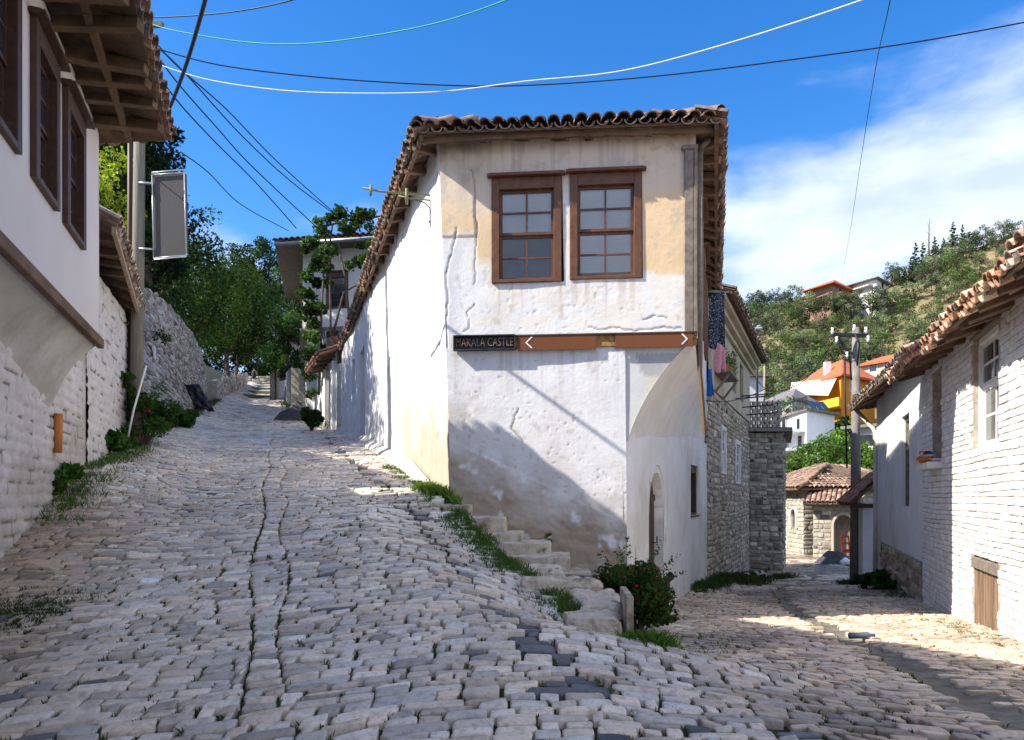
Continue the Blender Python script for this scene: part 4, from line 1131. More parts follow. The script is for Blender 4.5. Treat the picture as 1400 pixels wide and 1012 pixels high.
for a, b in (((207, 236), (250, 232)), ((210, 355), (254, 351))):
    q = MB(); q.tube([P(a[0], a[1] + (4 if a[1] < 300 else -4), 13), P(a[0] + 1, a[1], 12.85), P(b[0], b[1], 12.85), P(b[0] + 2, b[1] + (4 if a[1] < 300 else -4), 13)], .011, 6); q.build('rail', M['steel'], lb, smooth=True)
for py in (250, 340):
    q = MB(); q.tube([P(190, py, 12.9), P(210, py + 1, 12.97)], .02, 6); q.build('bracket', M['steel'], lb, smooth=True)
def cable(pts, label, r=.012, m_='rubber', name='overhead_cable', grp=None):
    """pts: measured (px, py, distance) of the catenary"""
    c = [P(*p) for p in pts]; out = []
    n = len(c)
    for i in range(n - 1):
        p0, p1, p2, p3 = c[max(i - 1, 0)], c[i], c[i + 1], c[min(i + 2, n - 1)]
        for k in range(8):
            t = k / 8; out.append(.5 * ((2 * p1) + (p2 - p0) * t + (2 * p0 - 5 * p1 + 4 * p2 - p3) * t * t + (3 * p1 - p0 - 3 * p2 + p3) * t ** 3))
    out.append(c[-1]); q = MB(); q.tube(out, r, 6)
    o = q.build(name, M[m_], None, smooth=True, loc=out[0]); return tag(o, label, 'cable', grp)
cable([(186, 24, 13), (230, 40, 12.6), (330, 57, 12), (410, 60, 11.5), (490, 52, 11), (600, 31, 10.3), (700, -3, 9.7), (800, -45, 9)], 'thin green cable sagging across the top left sky from the pole', .009, 'green_cable')
cable([(190, 25, 13), (270, 21, 12.5), (340, 13, 12), (410, -3, 11.5), (520, -40, 11)], 'short black cable crossing the top left corner of the sky', .011)
cable([(205, 84, 13), (280, 108, 12.6), (380, 123, 12), (480, 127.5, 11.5), (600, 125.5, 11), (720, 111, 10.4), (850, 97, 9.8), (1000, 58, 9), (1190, -4, 8), (1300, -50, 7.4)], 'white cable sagging in a long curve above the corner house roof', .008, 'white_cable')
cable([(200, 62, 13), (300, 89, 13), (450, 107, 13), (620, 117, 13), (740, 116, 13), (900, 104, 12.5), (1080, 82, 12), (1250, 58, 11.5), (1420, 27, 11)], 'dark cable crossing the whole sky just above the corner house', .0105)
cable([(226, 160, 9.6), (236, 138, 9.2), (256, 84, 8.3), (280, 2, 7.2), (300, -80, 6.4)], 'thick black cable rising steeply from the left house eave', .022)
ws = [((188, 28), (240, 88), (310, 150), (380, 222), (467, 300)), ((196, 48), (250, 97), (330, 185), (400, 250), (470, 302)),
      ((199, 52), (240, 110), (295, 173), (345, 228), (432, 310)), ((200, 70), (236, 130), (290, 190), (350, 250), (405, 312))]
nm = ['topmost of the dark cables falling from the left pole to the vine covered house', 'second of the dark cables falling from the left pole to the vine covered house', 'third of the dark cables falling from the left pole to the vine covered house', 'steepest of the dark cables falling from the left pole to the vine covered house']
for w_, l in zip(ws, nm): cable([(x, y, lerp(13, 28, (x - 188) / 280)) for x, y in w_], l, .017, grp='cables from the left pole to the upper house')
cable([(247, 208, 16), (285, 236, 19), (330, 280, 23), (395, 316, 28)], 'thin slack cable reaching the left end of the vine covered house', .014)
cable([(1221, -20, 14), (1213, 20, 15), (1196, 100, 20), (1176, 225, 32), (1160, 330, 60), (1150, 384, 150)], 'thin line dropping almost vertically to the red roofed house on the ridge', .011)

# ================================================================== small things along the rising street
q = MB(); q.tube([P(175, 598, 12.2), P(183, 560, 12.25), P(200, 500, 12.5)], .016, 6); o = q.build('cane', M['white_paint'], None, smooth=True, loc=P(175, 598, 12.2)); tag(o, 'thin white cane leaning against the pole in the rose bush', 'cane')
tp = thing('plastic_sheet', 'torn black plastic sheet leaning against the foot of the rubble wall', 'plastic sheet', P(270, 558, 30))
q = MB(); n = 14; A = np.zeros((n, n, 3))
for i in range(n):
    for j in range(n):
        px = lerp(lerp(252, 268, j / 13), lerp(272, 294, j / 13), i / 13); py = lerp(526, 560, (j / 13)) + (3 if i > 7 else 0) * (j / 13)
        p = P(px, py, 27 - .6 * j / 13 + .25 * float(vn(i * .5, j * .4))); A[i, j] = p
q.grid(A); o = q.build('sheet', M['tarp'], tp, smooth=True); sd_ = o.modifiers.new('Solid', 'SOLIDIFY'); sd_.thickness = .03
def heap(name, label, cat, c, r, h, m_, seed=0):
    q = MB(); n = 18; A = np.zeros((n, 9, 3))
    for i in range(n):
        for j in range(9):
            an = 2 * math.pi * i / (n - 1); rr = j / 8; x = math.cos(an) * r[0] * rr; y = math.sin(an) * r[1] * rr
            z = h * (1 - rr ** 1.3) * (1 + .5 * (float(vn(x * 3 / r[0], y * 3 / r[0], seed)) - .5)); k = 1 + .25 * (float(vn(math.cos(an) * 1.5, math.sin(an) * 1.5, seed)) - .5)
            A[i, j] = (c[0] + x * k, c[1] + y * k, Hf(c[0] + x, c[1] + y) - .05 * rr + z)
    q.grid(A); o = q.build(name, m_, None, smooth=True, loc=Vector(c)); return tag(o, label, cat)
pc = P(405, 560, 28); heap('rubble_heap', 'low heap of dark earth at the right edge of the rising street', 'heap', (pc.x, pc.y, Hf(pc.x, pc.y)), (.95, .8), .75, M['gravel'], 3)

# ================================================================== buildings on the right of the rising street
gt = thing('gate_lodge', 'low white gateway with a small tiled roof joined to the corner house', 'gateway', (-5.8, 23.5, 3.7))
GT = Line((-5.42, 23.02), (-6.72, 26.2), -1)
og = (.7, 1.9, 3.4, 5.7)
m = MB(); gridwall(m, GT, 0, GT.L, 3, 6.3, .2, .2, [og], wavy(.03), depth=.3, base=.08); m.build('wall', M['plaster'], gt, smooth=True)
plank_door(gt, GT, 1.3, 3.6, 1.2, 2.1, M['wood_dark'], back=.25)
for u in (.45, 2.15): 
    q = MB(); q.obox(GT.at(u - .15, 3.2, .08), GT.v3(.3), GT.n3(.12), (0, 0, 2.75)); q.build('pier', M['plaster'], gt, bevel=.02)
a0, a1 = GT.at(-.1, 6.05, .6), GT.at(GT.L + .1, 6.05, .6); c0, c1 = GT.at(0, 6.75, -1.2), GT.at(GT.L, 6.75, -1.2)
q = MB(); slab(q, a0, a1, c1, c0, .05); q.build('roof_deck', M['wood_old'], gt)
q = MB(); tileset(q, a1 + u5, a0 + u5, c1 + u5, c0 + u5, cols=[(.3, .17, .12), (.4, .2, .13), (.2, .14, .11)], lip=.03); q.build('roof', M['tile'], gt)
rafters(gt, GT.at(0, 6.1, .1), GT.at(GT.L, 6.1, .1), a0 - Vector((0, 0, .08)), a1 - Vector((0, 0, .08)), 6, .08, .1)
yw = thing('yard_wall', 'white yard wall topped by grey metal sheeting, between the gateway and the vine covered house', 'wall', (-7.8, 28, 4.5))
YW = Line((-6.75, 26.3), (-8.75, 31.0), -1)
m = MB(); gridwall(m, YW, 0, YW.L, 3.5, 6.6, .3, .3, (), wavy(.05)); q_ = YW; e_ = Line(YW.q, YW.q + Vector((3, .4)), -1); gridwall(m, e_, 0, 3, 4, 6.6, .5, .5); m.build('wall', M['plaster'], yw, smooth=True)
q = MB()
for i in range(26):
    u = i * YW.L / 26; q.obox(YW.at(u, 6.55, -.03 if i % 2 else -.07), YW.v3(YW.L / 26), YW.n3(.04), (0, 0, 1.05 + u * .02))
q.build('metal_sheeting', mat('dull_metal_sheet', (.2, .22, .25), rough=.6, var=.25, bump=.1), yw)
vh = thing('upper_house', 'white two storey house with brown windows and tiled roof behind the climbing vine', 'house', (-6, 30, 5))
VF = Line((-8.35, 29.2), (-3.6, 28.2)); VS = Line((-8.35, 29.2), (-10.2, 35.5), -1)
vo = [(1.0, 1.95, 9.05, 10.5), (2.6, 3.5, 9.05, 10.5)]
m = MB(); gridwall(m, VF, 0, VF.L, 8.3, 11.4, .3, .3, vo, wavy(.04)); gridwall(m, VS, 0, VS.L, 8.3, 11.4, .3, .3, [(1.2, 2.1, 9.05, 10.5), (3.6, 4.5, 9.05, 10.5)], wavy(.04)); m.build('upper_wall', M['plaster'], vh, smooth=True)
for a, b, c, d in vo: window(vh, VF, (a + b) / 2, c, b - a, d - c, M['wood_brown'], fw=.14)
for a, b in ((1.2, 2.1), (3.6, 4.5)): window(vh, VS, (a + b) / 2, 9.05, .9, 1.45, M['wood_brown'], fw=.14)
VB = Line((-8.1, 30.2), (-3.6, 29.3)); m = MB(); gridwall(m, VB, 0, VB.L, 4, 8.3, .4, .4, [(1.2, 2.1, 5.2, 7.3)], wavy(.04)); VBS = Line((-8.1, 30.2), (-9.9, 35.5), -1); gridwall(m, VBS, 0, VBS.L, 4, 8.3, .4, .4); m.build('lower_wall', M['plaster'], vh, smooth=True)
plank_door(vh, VB, 1.65, 5.2, .9, 2.1, M['wood_dark'])
q = MB(); q.prism([(-8.45, 29.1, 8.15), (-3.5, 28.1, 8.15), (-3.5, 35, 8.15), (-10.3, 35.6, 8.15)], (0, 0, .17)); q.build('balcony_floor', M['concrete'], vh)
for u in (.15, 1.5, 3.0):
    q = MB(); q.obox(VF.at(u, 4.2, -.3), VF.v3(.22), VF.n3(.22), (0, 0, 3.95)); q.build('column', M['plaster'], vh)
A0, A1, A2, A3 = Vector((-9.2, 28.4, 11.5)), Vector((-3.0, 27.3, 11.5)), Vector((-3.0, 36, 11.5)), Vector((-11.2, 36.3, 11.5)); T0 = Vector((-6.0, 31.5, 12.5))
q = MB()
for poly in ((A0, A1, T0), (A1, A2, T0), (A2, A3, T0), (A3, A0, T0)):
    v = list(poly) + [p - Vector((0, 0, .12)) for p in poly]; q.add(v, [(0, 1, 2), (5, 4, 3), (0, 3, 4, 1), (1, 4, 5, 2), (2, 5, 3, 0)])
q.build('roof_deck', M['wood_grey'], vh)
q = MB(); tileset(q, A0 + u5, A1 + u5, T0 + u5, T0 + u5, sp=.24, r=.11, cs=.4); tileset(q, A3 + u5, A0 + u5, T0 + u5, T0 + u5, sp=.24, r=.11, cs=.4); q.build('roof', M['tile'], vh)
q = MB(); q.tube([A0 + Vector((0, -.06, -.1)), A1 + Vector((0, -.06, -.1))], .07, 8); q.build('gutter_pipe', M['steel'], vh, smooth=True)
# brick gate pillars, boundary wall and lean-to with a red roof further up
gp_ = thing('brick_gate', 'pale brick pillars and dark metal gate beyond the yard wall', 'gate', (-10.5, 34, 6))
for (px, Y, w_, tr_, m_) in ((416.5, 33.0, .36, 506, 'mortar'), (405, 36.5, .36, 500, 'yellow_plaster'), (374, 46, .3, 503, 'plaster')):
    c = P(px, 600, Y); z = Hf(c.x, Y); h_ = P(px, tr_, Y).z - z; q = MB()
    for k in range(int(h_ / .12)): s = random.uniform(-.012, .012); q.box(c.x - w_ / 2 + s, c.x + w_ / 2 + s, Y - .25, Y + .25, z - .1 + k * .12, z + k * .12 + .012)
    q.build('pillar', M[m_], gp_)
a, b = P(391, 0, 39), P(400, 0, 36.8); z = Hf(a.x, 38); q = MB(); 
for i in range(8): p = a.lerp(b, i / 8); p2 = a.lerp(b, (i + .9) / 8); q.obox((p.x, p.y, z), (p2.x - p.x, p2.y - p.y, 0), (.02, .03, 0), (0, 0, 1.9))
q.build('metal_gate', mat('grey_blue_gate', (.1, .12, .15), rough=.5, var=.2, bump=.1), gp_)
fh = thing('red_roofed_lodge', 'small house with a red tin roof far up the street under the vine', 'house', (-13, 44, 8))
q = MB(); q.box(-13.6, -10.5, 44, 49, 7, 11.0); q.build('wall', M['plaster'], fh)
q = MB(); q.prism([(-14.2, 43.3, 10.95), (-10.0, 43.3, 10.95), (-10.0, 49.5, 10.95), (-14.2, 49.5, 10.95)], (0, 0, .06)); q.add([(-14.2, 43.3, 11.02), (-10, 43.3, 11.02), (-10, 49.5, 11.02), (-14.2, 49.5, 11.02), (-12, 46.5, 11.7)], [(0, 1, 4), (1, 2, 4), (2, 3, 4), (3, 0, 4)]); q.build('roof', M['redroof'], fh)
q = MB(); q.box(-13.3, -12.4, 43.93, 44, 9.0, 10.2); q.build('window', M['dark_glass'], fh)
sl = thing('street_lamp', 'small pale street lamp on the right edge far up the rising street', 'street lamp', (-15.2, 47, 8))
p = P(377, 0, 47); z = Hf(p.x, 47); q = MB(); q.tube([(p.x, 47, z), (p.x, 47, z + 3.6)], .06, 8); q.build('post', M['steel'], sl, smooth=True)
q = MB(); q.tube([(p.x, 47, z + 3.6), (p.x, 47, z + 4.0), (p.x, 47, z + 4.3)], [.1, .24, .15], 10); q.build('lamp_head', M['white_sign'], sl, smooth=True)
fw_ = thing('boundary_wall', 'whitish boundary wall running up the right side of the street beyond the gate pillars', 'wall', (-20, 62, 10))
BW = Line((-14.9, 45), (-24, 76), -1); zb = lambda u: float(zL(45 + u * .96)) - .3
us = np.linspace(0, BW.L, 16); A = np.array([[BW.at(u, zb(u), 0), BW.at(u, zb(u) + 2.2, 0), BW.at(u, zb(u) + 2.2, -.4), BW.at(u, zb(u), -.4)] for u in us]); m = MB(); m.grid(A); m.build('wall', M['whitemortar'], fw_)
# two walkers
def figure(name, label, x, y, h, dress, trousers, rz=0, cat='person'):
    t = thing(name, label, cat, (x, y, Hf(x, y)), rz); s = h / 1.7
    V = [(0, 0, .92), (0, 0, 1.15), (0, 0, 1.4), (0, 0, 1.5), (0, -.01, 1.62), (0, 0, 1.7), (.17, 0, 1.4), (.25, .02, 1.12), (.24, -.05, .88), (-.17, 0, 1.4), (-.25, -.02, 1.12), (-.24, -.06, .88),
         (.09, 0, .86), (.1, .06, .47), (.1, .14, .07), (.1, .02, .03), (-.09, 0, .86), (-.1, -.08, .47), (-.1, -.02, .07), (-.1, -.14, .03)]
    E = [(0, 1), (1, 2), (2, 3), (3, 4), (4, 5), (2, 6), (6, 7), (7, 8), (2, 9), (9, 10), (10, 11), (0, 12), (12, 13), (13, 14), (14, 15), (0, 16), (16, 17), (17, 18), (18, 19)]
    Rr = [.13, .12, .11, .055, .1, .07, .05, .042, .03, .05, .042, .03, .085, .06, .045, .035, .085, .06, .045, .035]
    me = bpy.data.meshes.new('body'); me.from_pydata([(a * s, b * s, c * s) for a, b, c in V], E, []); me.materials.append(M['skin'])
    o = bpy.data.objects.new('body', me); COL.objects.link(o); o.parent = t
    sk = o.modifiers.new('Skin', 'SKIN'); 
    if not me.skin_vertices: me.skin_vertices_create() if hasattr(me, 'skin_vertices_create') else None
    if me.skin_vertices:
        for i, r in enumerate(Rr): me.skin_vertices[0].data[i].radius = (r * s, r * s * .85)
        me.skin_vertices[0].data[0].use_root = True
    ss = o.modifiers.new('Subdivision', 'SUBSURF'); ss.levels = 1; ss.render_levels = 2
    q = MB(); q.tube([(0, 0, .55 * s), (0, 0, .9 * s), (0, 0, 1.15 * s), (0, 0, 1.36 * s), (0, 0, 1.46 * s)], [.24 * s, .19 * s, .15 * s, .19 * s, .07 * s], 14); q.build('dress' if dress == 'black_cloth' else 'shirt', M[dress], t, smooth=True, local=True)
    if trousers:
        for sx in (1, -1):
            q = MB(); q.tube([(.09 * sx * s, 0, .9 * s), (.1 * sx * s, .03 * sx * s, .47 * s), (.1 * sx * s, .05 * sx * s, .1 * s)], [.11 * s, .085 * s, .07 * s], 10); q.build('trouser_leg', M[trousers], t, smooth=True, local=True)
    q = MB(); q.tube([(0, .03 * s, 1.5 * s), (0, .035 * s, 1.6 * s), (0, .03 * s, 1.7 * s), (0, .02 * s, 1.75 * s)], [.07 * s, .115 * s, .105 * s, .03 * s], 12); q.build('hair', M['hair'], t, smooth=True, local=True)
    return t
p = P(347.5, 0, 88); figure('person', 'person in black dress walking up the middle of the far street', p.x, 88, 1.72, 'black_cloth', None)
p = P(326.5, 0, 84); figure('person', 'person in pale blue shirt walking at the left edge of the far street', p.x, 84, 1.4, 'pale_cloth', 'pale_cloth')
# ================================================================== whitewashed brick house on the right
bh = thing('brick_house', 'whitewashed brick house in full sun at the right edge with a ragged tiled eave', 'house', (5, 8, 0))
BRK = Line((float(brick_x(12.4)), 12.4), (float(brick_x(2.2)), 2.2))
def bY(Y): return BRK.U(Y)
bo = [(bY(8.95), bY(7.85), 2.2, 3.52), (bY(11.55), bY(10.85), 2.15, 3.55), (bY(8.92), bY(7.86), .05, .9)]
btop = lambda u: 3.66 - .03 * u + .14
cb = stonecol((.75, .74, .72), (.68, .66, .64), .045, .0)
m = stonewall(BRK, 0, BRK.L, lambda u: -.4, lambda u: btop(u), ch=.078, cl=(.16, .36), gap=.003, h=(0, .007), bevel=.009, colf=cb, wav=.03, tilt=.0028, openings=bo, jit=.012, inset=.93, base=.0)
m.build('brick_facing', M['paint_stone'], bh, smooth=True)
m = MB(); gridwall(m, BRK, 0, BRK.L, -.6, 3.95, .2, .2, bo, base=-.006, depth=.26, warp=lambda A, U_, Z_: np.stack([A[..., 0], A[..., 1], np.minimum(A[..., 2], 3.8 - .03 * U_)], -1)); E2 = Line(BRK.p - BRK.n * 5, BRK.p); gridwall(m, E2, 0, 5, -.6, 3.9, .5, .5); m.build('wall_core', M['whitemortar'], bh)
window(bh, BRK, (bo[0][0] + bo[0][1]) / 2, 2.2, bo[0][1] - bo[0][0], 1.32, M['white_paint'], cols=2, rows=4, header=False, recess=.03, proud=-.06, fw=.05, sash=.05, mid=.72, glass='dark_glass', bars=.03)
window(bh, BRK, (bo[1][0] + bo[1][1]) / 2, 2.15, bo[1][1] - bo[1][0], 1.4, M['white_paint'], cols=2, rows=4, header=False, recess=.05, proud=-.13, fw=.05, glass='dark_glass')
q = MB(); a, b, c, d = bo[0]; q.obox(BRK.at(a - .04, d - .01, -.25), BRK.v3(b - a + .08), BRK.n3(.28), (0, 0, .035)); q.build('lintel', M['wood_grey'], bh)
q = MB(); q.obox(BRK.at(bo[1][0] - .1, 2.03, -.1), BRK.v3(.95), BRK.n3(.3), (0, 0, .1)); q.build('ledge', M['plaster'], bh, bevel=.02)
hd = MB(); a, b, c, d = bo[2]; n = 9
for i in range(n):
    w_ = (b - a) / n; hd.obox(BRK.at(a + i * w_ + .006, c, -.05 + random.uniform(-.006, .006)), BRK.v3(w_ - .012), BRK.n3(.025), (0, 0, d - c - .16 + random.uniform(-.015, .01)))
hatch = hd.build('hatch', M['hatch'], bh)
q = MB(); q.obox(BRK.at(a - .02, d - .15, -.05), BRK.v3(b - a + .04), BRK.n3(.07), (0, 0, .13)); q.build('hatch_lintel', M['wood_grey'], bh, bevel=.01)
q = MB(); q.obox(BRK.at(a, c, -.2), BRK.v3(b - a), BRK.n3(.02), (0, 0, d - c)); q.build('hatch_backing', M['dark'], bh)
ze = 3.66
e0, e1 = BRK.at(-.35, ze, .42), BRK.at(BRK.L, ze - .03 * BRK.L, .42); r0, r1 = BRK.at(-.35, ze + 1.15, -2.9), BRK.at(BRK.L, ze + 1.15, -2.9); b0, b1 = BRK.at(-.35, ze, -6), BRK.at(BRK.L, ze, -6)
q = MB(); slab(q, e0, e1, r1, r0, .035); slab(q, r0, r1, b1, b0, .035); q.build('roof_deck', M['wood_old'], bh)
q = MB(); tcr = [(.5, .27, .17), (.42, .22, .14), (.58, .36, .24), (.36, .24, .17), (.62, .5, .4)]
tileset(q, e0 + u5, e1 + u5, r0 + u5, r1 + u5, lip=.06, cols=tcr, wav=.06, r=.09); tileset(q, b1 + u5, b0 + u5, r1 + u5, r0 + u5, cols=tcr, maxs=8)
q.build('roof', M['tile'], bh)
dz = Vector((0, 0, -.06)); rafters(bh, BRK.at(0, 3.83, -.1) + dz, BRK.at(BRK.L, 3.5, -.1) + dz, BRK.at(0, ze, .4) + dz, BRK.at(BRK.L, ze - .33, .4) + dz, 19, .14, .11, M['wood_pale2'] if 'wood_pale2' in M else M['wood_old'])
q = MB()
for i in range(14): q.bar(e0.lerp(e1, i / 14) + Vector((0, 0, -.03 + random.uniform(-.02, .02))), e0.lerp(e1, (i + 1) / 14) + Vector((0, 0, -.03 + random.uniform(-.02, .02))), .05, .06)
q.build('fascia', M['wood_old'], bh)

# ================================================================== plastered house next to it
ph = thing('shaded_plaster_house', 'pale plastered house in shade with one tall barred window beside the brick house', 'house', (8, 15, 0))
PLH = Line((9.78, 19.6), (7.02, 12.42)); pU = PLH.U
po = (pU(15.15), pU(14.15), 1.42, 3.25)
m = MB(); gridwall(m, PLH, 0, PLH.L, -1.3, 4.35, .2, .2, [po], wavy(.03), depth=.16); E3 = Line(PLH.p - PLH.n * 5, PLH.p, -1); gridwall(m, E3, 0, 5, -1.5, 4.4, .5, .5); m.build('wall', M['plaster'], ph, smooth=True)
window(ph, PLH, (po[0] + po[1]) / 2, 1.42, po[1] - po[0], 1.83, M['wood_grey'], header=False, recess=.05, proud=-.07, fw=.06, rows=6, sill=True)
cr2 = stonecol((.42, .35, .26), (.3, .24, .18), .2, .05)
m = stonewall(PLH, pU(18.6), PLH.L + .05, lambda u: -1.0, lambda u: .5, ch=.2, cl=(.25, .6), gap=.015, h=(.0, .04), bevel=.04, colf=cr2, wav=.1, tilt=.02, base=.02); m.build('stone_base', M['stone'], ph, smooth=True)
m = MB(); gridwall(m, PLH, pU(18.6), PLH.L + .06, -1.2, .48, .3, .3, base=.02); m.build('base_core', M['mortar'], ph)
e0, e1 = Vector((9.6, 20.7, 4.1)), Vector((6.68, 12.3, 4.02)); r0, r1 = Vector((12.4, 18.8, 5.2)), Vector((9.9, 11.5, 5.2)); b0, b1 = Vector((15.2, 17.5, 4.1)), Vector((12.8, 10.5, 4.1))
q = MB(); slab(q, e0, e1, r1, r0, .035); slab(q, r0, r1, b1, b0, .035); slab(q, e0, r0, b0, b0 + Vector((.05, 0, 0)), .035); q.build('roof_deck', M['wood_old'], ph)
q = MB(); tdk = [(.17, .14, .12), (.22, .17, .14), (.13, .11, .1), (.26, .18, .14)]
tileset(q, e0 + u5, e1 + u5, r0 + u5, r1 + u5, lip=.04, cols=tdk, wav=.03); tileset(q, b0 + u5, e0 + u5, r0 + u5, r0 + u5, lip=.04, cols=tdk, maxs=8); q.build('roof', M['tile'], ph)
rafters(ph, PLH.at(0, 4.3, -.05) + dz, PLH.at(PLH.L, 4.3, -.05) + dz, e0 + dz, e1 + dz, 13, .09, .1)
q = MB(); q.bar(e0 - Vector((0, 0, .03)), e1 - Vector((0, 0, .03)), .05, .08); q.build('fascia', M['wood_old'], ph)
q = MB(); q.tube([P(1168, 558, 20.5), P(1194, 586, 19.75), P(1196.5, 592, 19.6), P(1197, 700, 19.55), P(1196, 792, 19.5)], .055, 10); q.build('downpipe', mat('cream_pipe', (.55, .5, .42), rough=.5, var=.1, bump=.1), ph, smooth=True)
pr = thing('roofed_porch', 'small white porch with a steep little tiled roof behind the concrete utility pole', 'porch', (10, 21, -1))
q = MB(); q.obox((9.88, 20.6, -1.3), (.5, 0, 0), (.6, 1.6, 0), (0, 0, 2.75)); q.build('wall', M['plaster'], pr)
q = MB(); slab(q, (10.35, 20.2, 2.3), (11, 22.3, 2.3), (10.1, 22.6, 1.4), (9.42, 20.4, 1.4), .06); q.build('roof_deck', M['wood_old'], pr)
q = MB(); tileset(q, (9.42, 20.4, 1.45), (10.1, 22.6, 1.45), (10.35, 20.2, 2.36), (11, 22.3, 2.36), cols=[(.3, .13, .09), (.22, .12, .1), (.35, .18, .12)]); q.build('roof', M['tile'], pr)
q = MB(); q.bar((9.45, 20.45, 1.36), (10.3, 20.3, 1.36), .1, .12); q.build('beam', M['wood_dark'], pr)

# ================================================================== concrete utility pole with insulators
cp = thing('utility_pole', 'concrete utility pole with crossarm and white insulators, before the plastered house eave', 'utility pole', (10.3, 22, -1))
q = MB(); q.tube([(10.34, 22, -1.1), (10.34, 22, 6.7)], [.175, .1], 12); q.build('shaft', M['pole'], cp, smooth=True)
q = MB(); q.bar(P(1137, 458, 21.8), P(1186, 459, 21.8), .1, .1); q.build('crossarm', M['iron'], cp)
q = MB(); q.bar(P(1145, 460, 21.8), P(1160, 482, 21.8), .06, .06); q.bar(P(1160, 482, 21.8), P(1166, 484, 21.9), .06, .06); q.build('brace', M['iron'], cp)
for x, y in ((1138, 453), (1168, 449), (1184, 452), (1144, 465), (1187, 464), (1158, 486)):
    q = MB(); c = P(x, y, 21.7); q.tube([c + Vector((0, 0, -.09)), c, c + Vector((0, 0, .03)), c + Vector((0, 0, .1))], [.025, .045, .03, .04], 10); q.build('insulator', M['white_sign'], cp, smooth=True)
for pts in (((1144, 463), (1150, 480), (1162, 490), (1164, 520)), ((1168, 455), (1175, 470), (1172, 500)), ((1155, 487), (1156, 560), (1158, 640))):
    q = MB(); q.tube([P(x, y, 21.7) for x, y in pts], .025, 6); q.build('lead_wire', M['rubber'], cp, smooth=True)

# ================================================================== tall stone house beyond the corner house
sh = thing('stone_house', 'tall stone house with ochre plastered upper floor behind the corner house', 'house', (6, 20, 0))
STH = Line((4.38, 16.45), (8.1, 25)); sU = STH.U
up_o = [(sU(20.6), sU(21.4), 4.6, 5.75), (sU(22.2), sU(23.1), 4.55, 5.7), (sU(18.0), sU(18.7), 4.7, 5.8)]
lw_o = [(sU(18.6), sU(19.4), 2.2, 3.45), (sU(21.4), sU(22.5), 2.0, 3.3)]
crs = stonecol((.5, .44, .35), (.34, .3, .24), .18, .06)
m = stonewall(STH, 0, STH.L, lambda u: -1.5, lambda u: 4.15, ch=.13, cl=(.15, .45), gap=.012, h=(.0, .02), bevel=.016, colf=crs, wav=.1, tilt=.01, openings=lw_o); m.build('stone_facing', M['stone'], sh, smooth=True)
m = MB(); gridwall(m, STH, 0, STH.L, -1.6, 4.2, .3, .3, lw_o, base=-.01); e_ = Line(STH.q, STH.q - STH.n * 6, 1); gridwall(m, e_, 0, 6, -2, 6.3, .5, .5); m.build('wall_core', M['mortar'], sh)
m = MB(); gridwall(m, STH, 0, STH.L, 4.15, 6.3, .3, .3, up_o, wavy(.03), base=.03); m.build('upper_wall', M['yellow_plaster'], sh, smooth=True)
for o in up_o: window(sh, STH, (o[0] + o[1]) / 2, o[2], o[1] - o[0], o[3] - o[2], M['wood_grey'], header=False, recess=.05, proud=-.05, fw=.06)
for o in lw_o: window(sh, STH, (o[0] + o[1]) / 2, o[2], o[1] - o[0], o[3] - o[2], M['white_paint'], header=False, recess=.05, proud=.03, fw=.08)
for k, (o_, z_) in enumerate(((.12, 5.85), (.25, 5.98), (.38, 6.1))):
    q = MB(); q.obox(STH.at(.2, z_, .0), STH.v3(STH.L + .1), STH.n3(o_), (0, 0, .12)); q.build('cornice', M['yellow_plaster'], sh)
e0, e1 = STH.at(.3, 6.24, .52), STH.at(STH.L + .4, 6.24, .52); r0, r1 = STH.at(2, 7.6, -3), STH.at(STH.L - 2.5, 7.6, -3); b0, b1 = STH.at(.3, 6.24, -6.5), STH.at(STH.L + .4, 6.24, -6.5)
q = MB(); slab(q, e0, e1, r1, r0, .04); slab(q, b0, b1, r1, r0, .04); slab(q, e1, b1, r1, r1 + Vector((0, .02, 0)), .04); slab(q, e0, b0, r0, r0 - Vector((0, .02, 0)), .04); q.build('roof_deck', M['wood_old'], sh)
q = MB(); tileset(q, e0 + u5, e1 + u5, r0 + u5, r1 + u5, lip=.04, cols=tdk, maxs=8); q.build('roof', M['tile'], sh)
q = MB(); q.obox(STH.at(1.0, 4.55, .0), STH.v3(1.6), STH.n3(.4), (0, 0, .06)); q.bar(STH.at(1.1, 4.1, .02), STH.at(1.1, 4.52, .36), .05, .05); q.bar(STH.at(2.5, 4.1, .02), STH.at(2.5, 4.52, .36), .05, .05); q.build('flower_shelf', M['wood_grey'], sh)
for u, z_ in ((sU(22.8), 4.4), (sU(21.2), 4.45), (sU(22.8), 4.75), (sU(24), 4.3)):
    q = MB(); q.tube([STH.at(u, z_, 0), STH.at(u + .05, z_ + .04, .95)], .022, 6); q.build('drying_rod', M['iron'], sh)
# laundry
def hanging(name, label, c, w_, h_, m_, dirv, cat='laundry'):
    q = MB(); n1, n2 = 12, 14; A = np.zeros((n1, n2, 3)); d = Vector(dirv).normalized(); nn = Vector((-d.y, d.x, 0))
    for i in range(n1):
        for j in range(n2):
            s = i / (n1 - 1); t = j / (n2 - 1)
            p = Vector(c) + d * ((s - .5) * w_ * (1 - .15 * t)) + nn * (.05 * math.sin(s * 9 + t * 2) * (.4 + t)) + Vector((0, 0, -t * h_ * (1 + .08 * math.sin(s * 7))))
            A[i, j] = p
    q.grid(A); o = q.build(name, m_, None, smooth=True, loc=Vector(c)); sd2 = o.modifiers.new('Solid', 'SOLIDIFY'); sd2.thickness = .01
    return tag(o, label, cat)
d_ = (.45, .9, 0)
hanging('hanging_cloth', 'long dark blue patterned cloth hanging under the eave at the corner house far end', P(980, 398, 15.9), .4, 1.2, M['pattern_cloth'], (.9, .3, 0))
